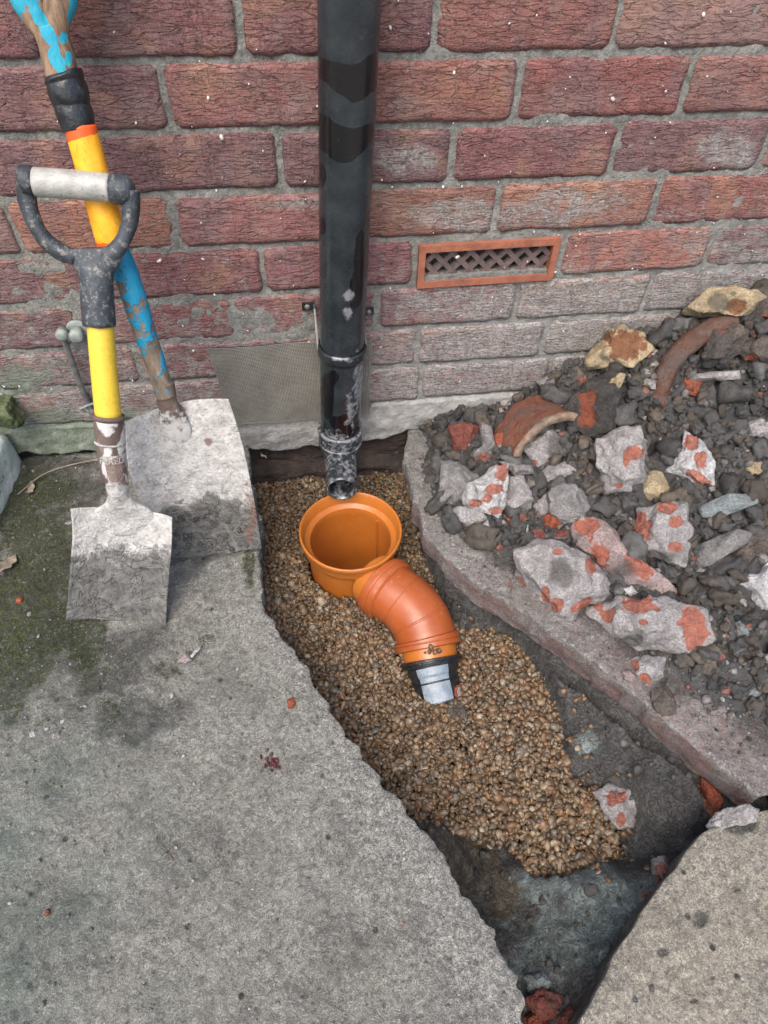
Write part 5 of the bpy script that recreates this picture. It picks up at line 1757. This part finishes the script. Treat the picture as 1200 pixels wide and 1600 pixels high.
# ------------------------------------------------------------------ curved clay pipe shells
def arc_shell(name, label, c, axis, upv, r, th0, th1, Lg, t, mat, pat, seed, group='clay pipe shards on the heap'):
    axis = np.array(axis, float); axis /= np.linalg.norm(axis)
    upv = np.array(upv, float); upv = upv - np.dot(upv, axis) * axis; upv /= np.linalg.norm(upv)
    sd_ = np.cross(axis, upv)
    nt_, nl = 60, 30
    th = np.radians(np.linspace(th0, th1, nt_)); ss_ = np.linspace(0, 1, nl)
    TH, SS = np.meshgrid(th, ss_)
    jag0 = .012 * fbm(np.stack([TH, TH * 0 + seed], -1), 2.2, 3, seed)
    Ls = SS * Lg * (1 - .35 * np.abs((TH - TH.mean()) / (th[-1] - th[0]) * 2) ** 2) + jag0 * (SS) + .4 * jag0 * (1 - SS)
    out = []
    for rr_ in (r, r - t):
        rn = rr_ + .0008 * fbm(np.stack([TH * 3, SS * 3], -1), 2, 3, seed + 2)
        out.append(c + axis * Ls[..., None] + upv * (rn * np.cos(TH))[..., None] + sd_ * (rn * np.sin(TH))[..., None])
    A_, B_ = out
    NV = nt_ * nl
    F = [list(f) for f in gridF(nl, nt_)] + [list(f[::-1] + NV) for f in gridF(nl, nt_)]
    ring_ = [j for j in range(nt_)] + [j * nt_ + nt_ - 1 for j in range(1, nl)] + [(nl - 1) * nt_ + j for j in range(nt_ - 2, -1, -1)] + [j * nt_ for j in range(nl - 2, 0, -1)]
    for j in range(len(ring_)):
        p_, q_ = ring_[j], ring_[(j + 1) % len(ring_)]
        F.append([q_, p_, p_ + NV, q_ + NV])
    V = np.concatenate([A_.reshape(-1, 3), B_.reshape(-1, 3)])
    edge = np.concatenate([np.clip(1 - SS.reshape(-1) / .12, 0, 1)] * 2)
    m2 = np.clip(.30 + .35 * fbm(V, 30, 3, seed), 0, 1) * pat
    o = put(name, V, F, MR[mat], mask=np.stack([edge * .8, m2], -1), loc=tuple(c))
    return tag(o, label, 'pipe shard', group)


m_clay = m_rub_('clay_pipe', (.22, .088, .055), (.32, .24, .17), .5, .6)
MR['clay'] = m_clay
m_clayd = m_rub_('clay_pipe_dark', (.12, .060, .042), (.10, .07, .05), .5, .6)
MR['clayd'] = m_clayd
# arch-shaped shell: mouth faces the camera at (858, 690) px
mc = hit(858, 715, surf)
pc = onplane(858, 712, mc + np.array([0, .0, .015]), np.array([0, 0, 1.]))
arc_shell('pipe_shard', 'terracotta half pipe shell arched over the pale lump near the wall', pc + np.array([.024, .012, -.024]), (-.16, .86, -.36), (0.08, .3, 1), .080, -82, 74, .105, .013, 'clay', 1.0, 5)
pc = hit(1050, 600, surf) + np.array([0, -.0, .012])
vd = CAM - pc; vd /= np.linalg.norm(vd)
pts_ = [(1029, 640), (1033, 604), (1050, 566), (1078, 536), (1112, 516), (1150, 512)]
cl = resample([onplane(x, y, pc, vd) - vd * .012 * max(0, i - 2) for i, (x, y) in enumerate(pts_)], 50)
V, F = loft(cl, np.interp(np.linspace(0, 1, 50), [0, .04, .5, 1], [.011, .0155, .0165, .018]), np.interp(np.linspace(0, 1, 50), [0, .04, 1], [.014, .020, .024]), side=np.cross(vd, cl[1] - cl[0]), seg=28, wob=.0022, power=.6)
o = put('pipe_shard', V, F, MR['clayd'], mask=np.stack([np.zeros(len(V)), np.clip(.25 + .35 * fbm(V, 30, 3, 4), 0, 1)], -1), loc=tuple(pc))
tag(o, 'dark curved clay pipe arc standing on edge at the upper right of the heap', 'pipe shard', 'clay pipe shards on the heap')
rock('mortar_lump', 'mud covered boulder sitting on the dark curved clay pipe arc', 'mortar lump', [(990, 260), (1010, 215), (1080, 200), (1125, 235), (1120, 300), (1060, 335), (1000, 320)], 'brown', [(1060, 235, 20, 10)], [(1040, 280, 60, 50)], off=C4_, seed=47, lift=1.2, amp=.09)

# ------------------------------------------------------------------ moss tufts, leaves, twig
n = N('moss'); tt = n.attr('tint'); m_moss = n.done(tt, .8, .2)
k = 9000
X = rng.uniform(-.53, -.05, k * 3); Y = rng.uniform(-.75, -.05, k * 3)
P = np.stack([X, Y, X * 0], -1)
mm = maskL(P)[:, 0] + .35 * fbm(P, 60, 3, 71)
ok = mm > .47
P = P[ok][:k]
k = len(P)
hgt = rng.uniform(.0008, .0026, k); ang = rng.uniform(0, 6.28, k); wdt = rng.uniform(.0005, .0011, k)
b = P + [0, 0, .0002]; b[:, 2] += .003 * vn(P[:, :2], 7, 106)
v1 = b + np.stack([np.cos(ang) * wdt, np.sin(ang) * wdt, wdt * 0], -1)
v2 = b - np.stack([np.cos(ang) * wdt, np.sin(ang) * wdt, wdt * 0], -1)
v3 = b + np.stack([rng.normal(0, .001, k), rng.normal(0, .001, k), hgt], -1)
v4 = b + np.stack([-np.sin(ang) * wdt * 1.5, np.cos(ang) * wdt * 1.5, wdt * 0], -1)
V = np.stack([v1, v2, v3, v4], 1).reshape(-1, 3)
i4 = np.arange(k) * 4
F = np.concatenate([np.stack([i4, i4 + 1, i4 + 2], -1), np.stack([i4 + 1, i4 + 3, i4 + 2], -1), np.stack([i4 + 3, i4, i4 + 2], -1)])
g_ = rng.uniform(size=(k, 1))
green = .5 + .5 * vn(P, 16, 5)[:, None]
cc = np.array([[.030, .034, .016]]) * (1 - g_ * green) + np.array([[.12, .15, .03]]) * g_ * green
tag(put('moss', V, F, m_moss, colr=np.repeat(cc, 4, 0)), 'low green moss growing over the left side of the concrete path', 'moss', kind='stuff')

n = N('dry_leaf'); n.bump([(n.noise(300, 3), .0008)]); m_leaf = n.done(n.ramp(n.noise(80, 4, .6), [(.3, (.14, .11, .08)), (.7, (.30, .26, .20))]), .7, .3)


def leaf(label, px_, py_, ln_, wd_, rot, seed, z=.004):
    c = up(px_, py_, z=z)
    r3 = np.random.default_rng(seed)
    nu_, nv_ = 16, 8
    u = np.linspace(-1, 1, nu_); v = np.linspace(-1, 1, nv_)
    U, W = np.meshgrid(u, v)
    half = wd_ * (1 - np.abs(U) ** 1.8) * (1 + .25 * np.sin(U * 9 + seed))
    x = U * ln_; y = W * half
    zz = .012 * (W ** 2) * (wd_ / .012) * .6 + .003 * np.sin(U * 3 + seed)
    cr_, sr_ = math.cos(rot), math.sin(rot)
    V = np.stack([c[0] + x * cr_ - y * sr_, c[1] + x * sr_ + y * cr_, c[2] + zz], -1).reshape(-1, 3)
    N_ = len(V)
    F = [list(f) for f in gridF(nv_, nu_)] + [list(f[::-1] + N_) for f in gridF(nv_, nu_)]
    V = np.concatenate([V, V - [0, 0, .0005]])
    o = put('dry_leaf', V, F, m_leaf, loc=tuple(c))
    tag(o, label, 'leaf')


leaf('curled grey brown dead leaf on the moss at the left edge below the step', 12, 885, .022, .010, 1.1, 3)
leaf('brown dead leaf standing by the step behind the small shovel', 48, 765, .016, .006, 1.5, 5)
leaf('small dry leaf at the back corner of the path near the hole', 412, 713, .010, .003, -1.0, 6, .0)
pth = resample([up(28, 772, z=.008), up(70, 740, z=.009), up(130, 722, z=.010), up(200, 712, z=.012)], 20)
V, F = loft(pth, np.linspace(.0008, .0013, 20), seg=8, side=(0, 0, 1))
tag(put('twig', V, F, m_leaf, loc=tuple(pth[0])), 'thin bent twig lying along the foot of the wall at the left', 'twig')
# mossy stone at the left foot of the wall
n = N('mossy'); n.world()
c = n.ramp(n.noise(40, 5, .6), [(.3, (.035, .045, .02)), (.55, (.10, .12, .06)), (.8, (.22, .24, .17))])
n.bump([(n.noise(60, 5, .6), .006)])
m_mossy = n.done(c, .9, .2)
rock('mossy_stone', 'dark green mossy stone on the step at the far left foot of the wall', 'stone', [(-40, 615), (20, 620), (38, 655), (25, 668), (-40, 668)], m_mossy, off=I1, fn=lambda x, y: .085, seed=70, group=None, lift=.1)
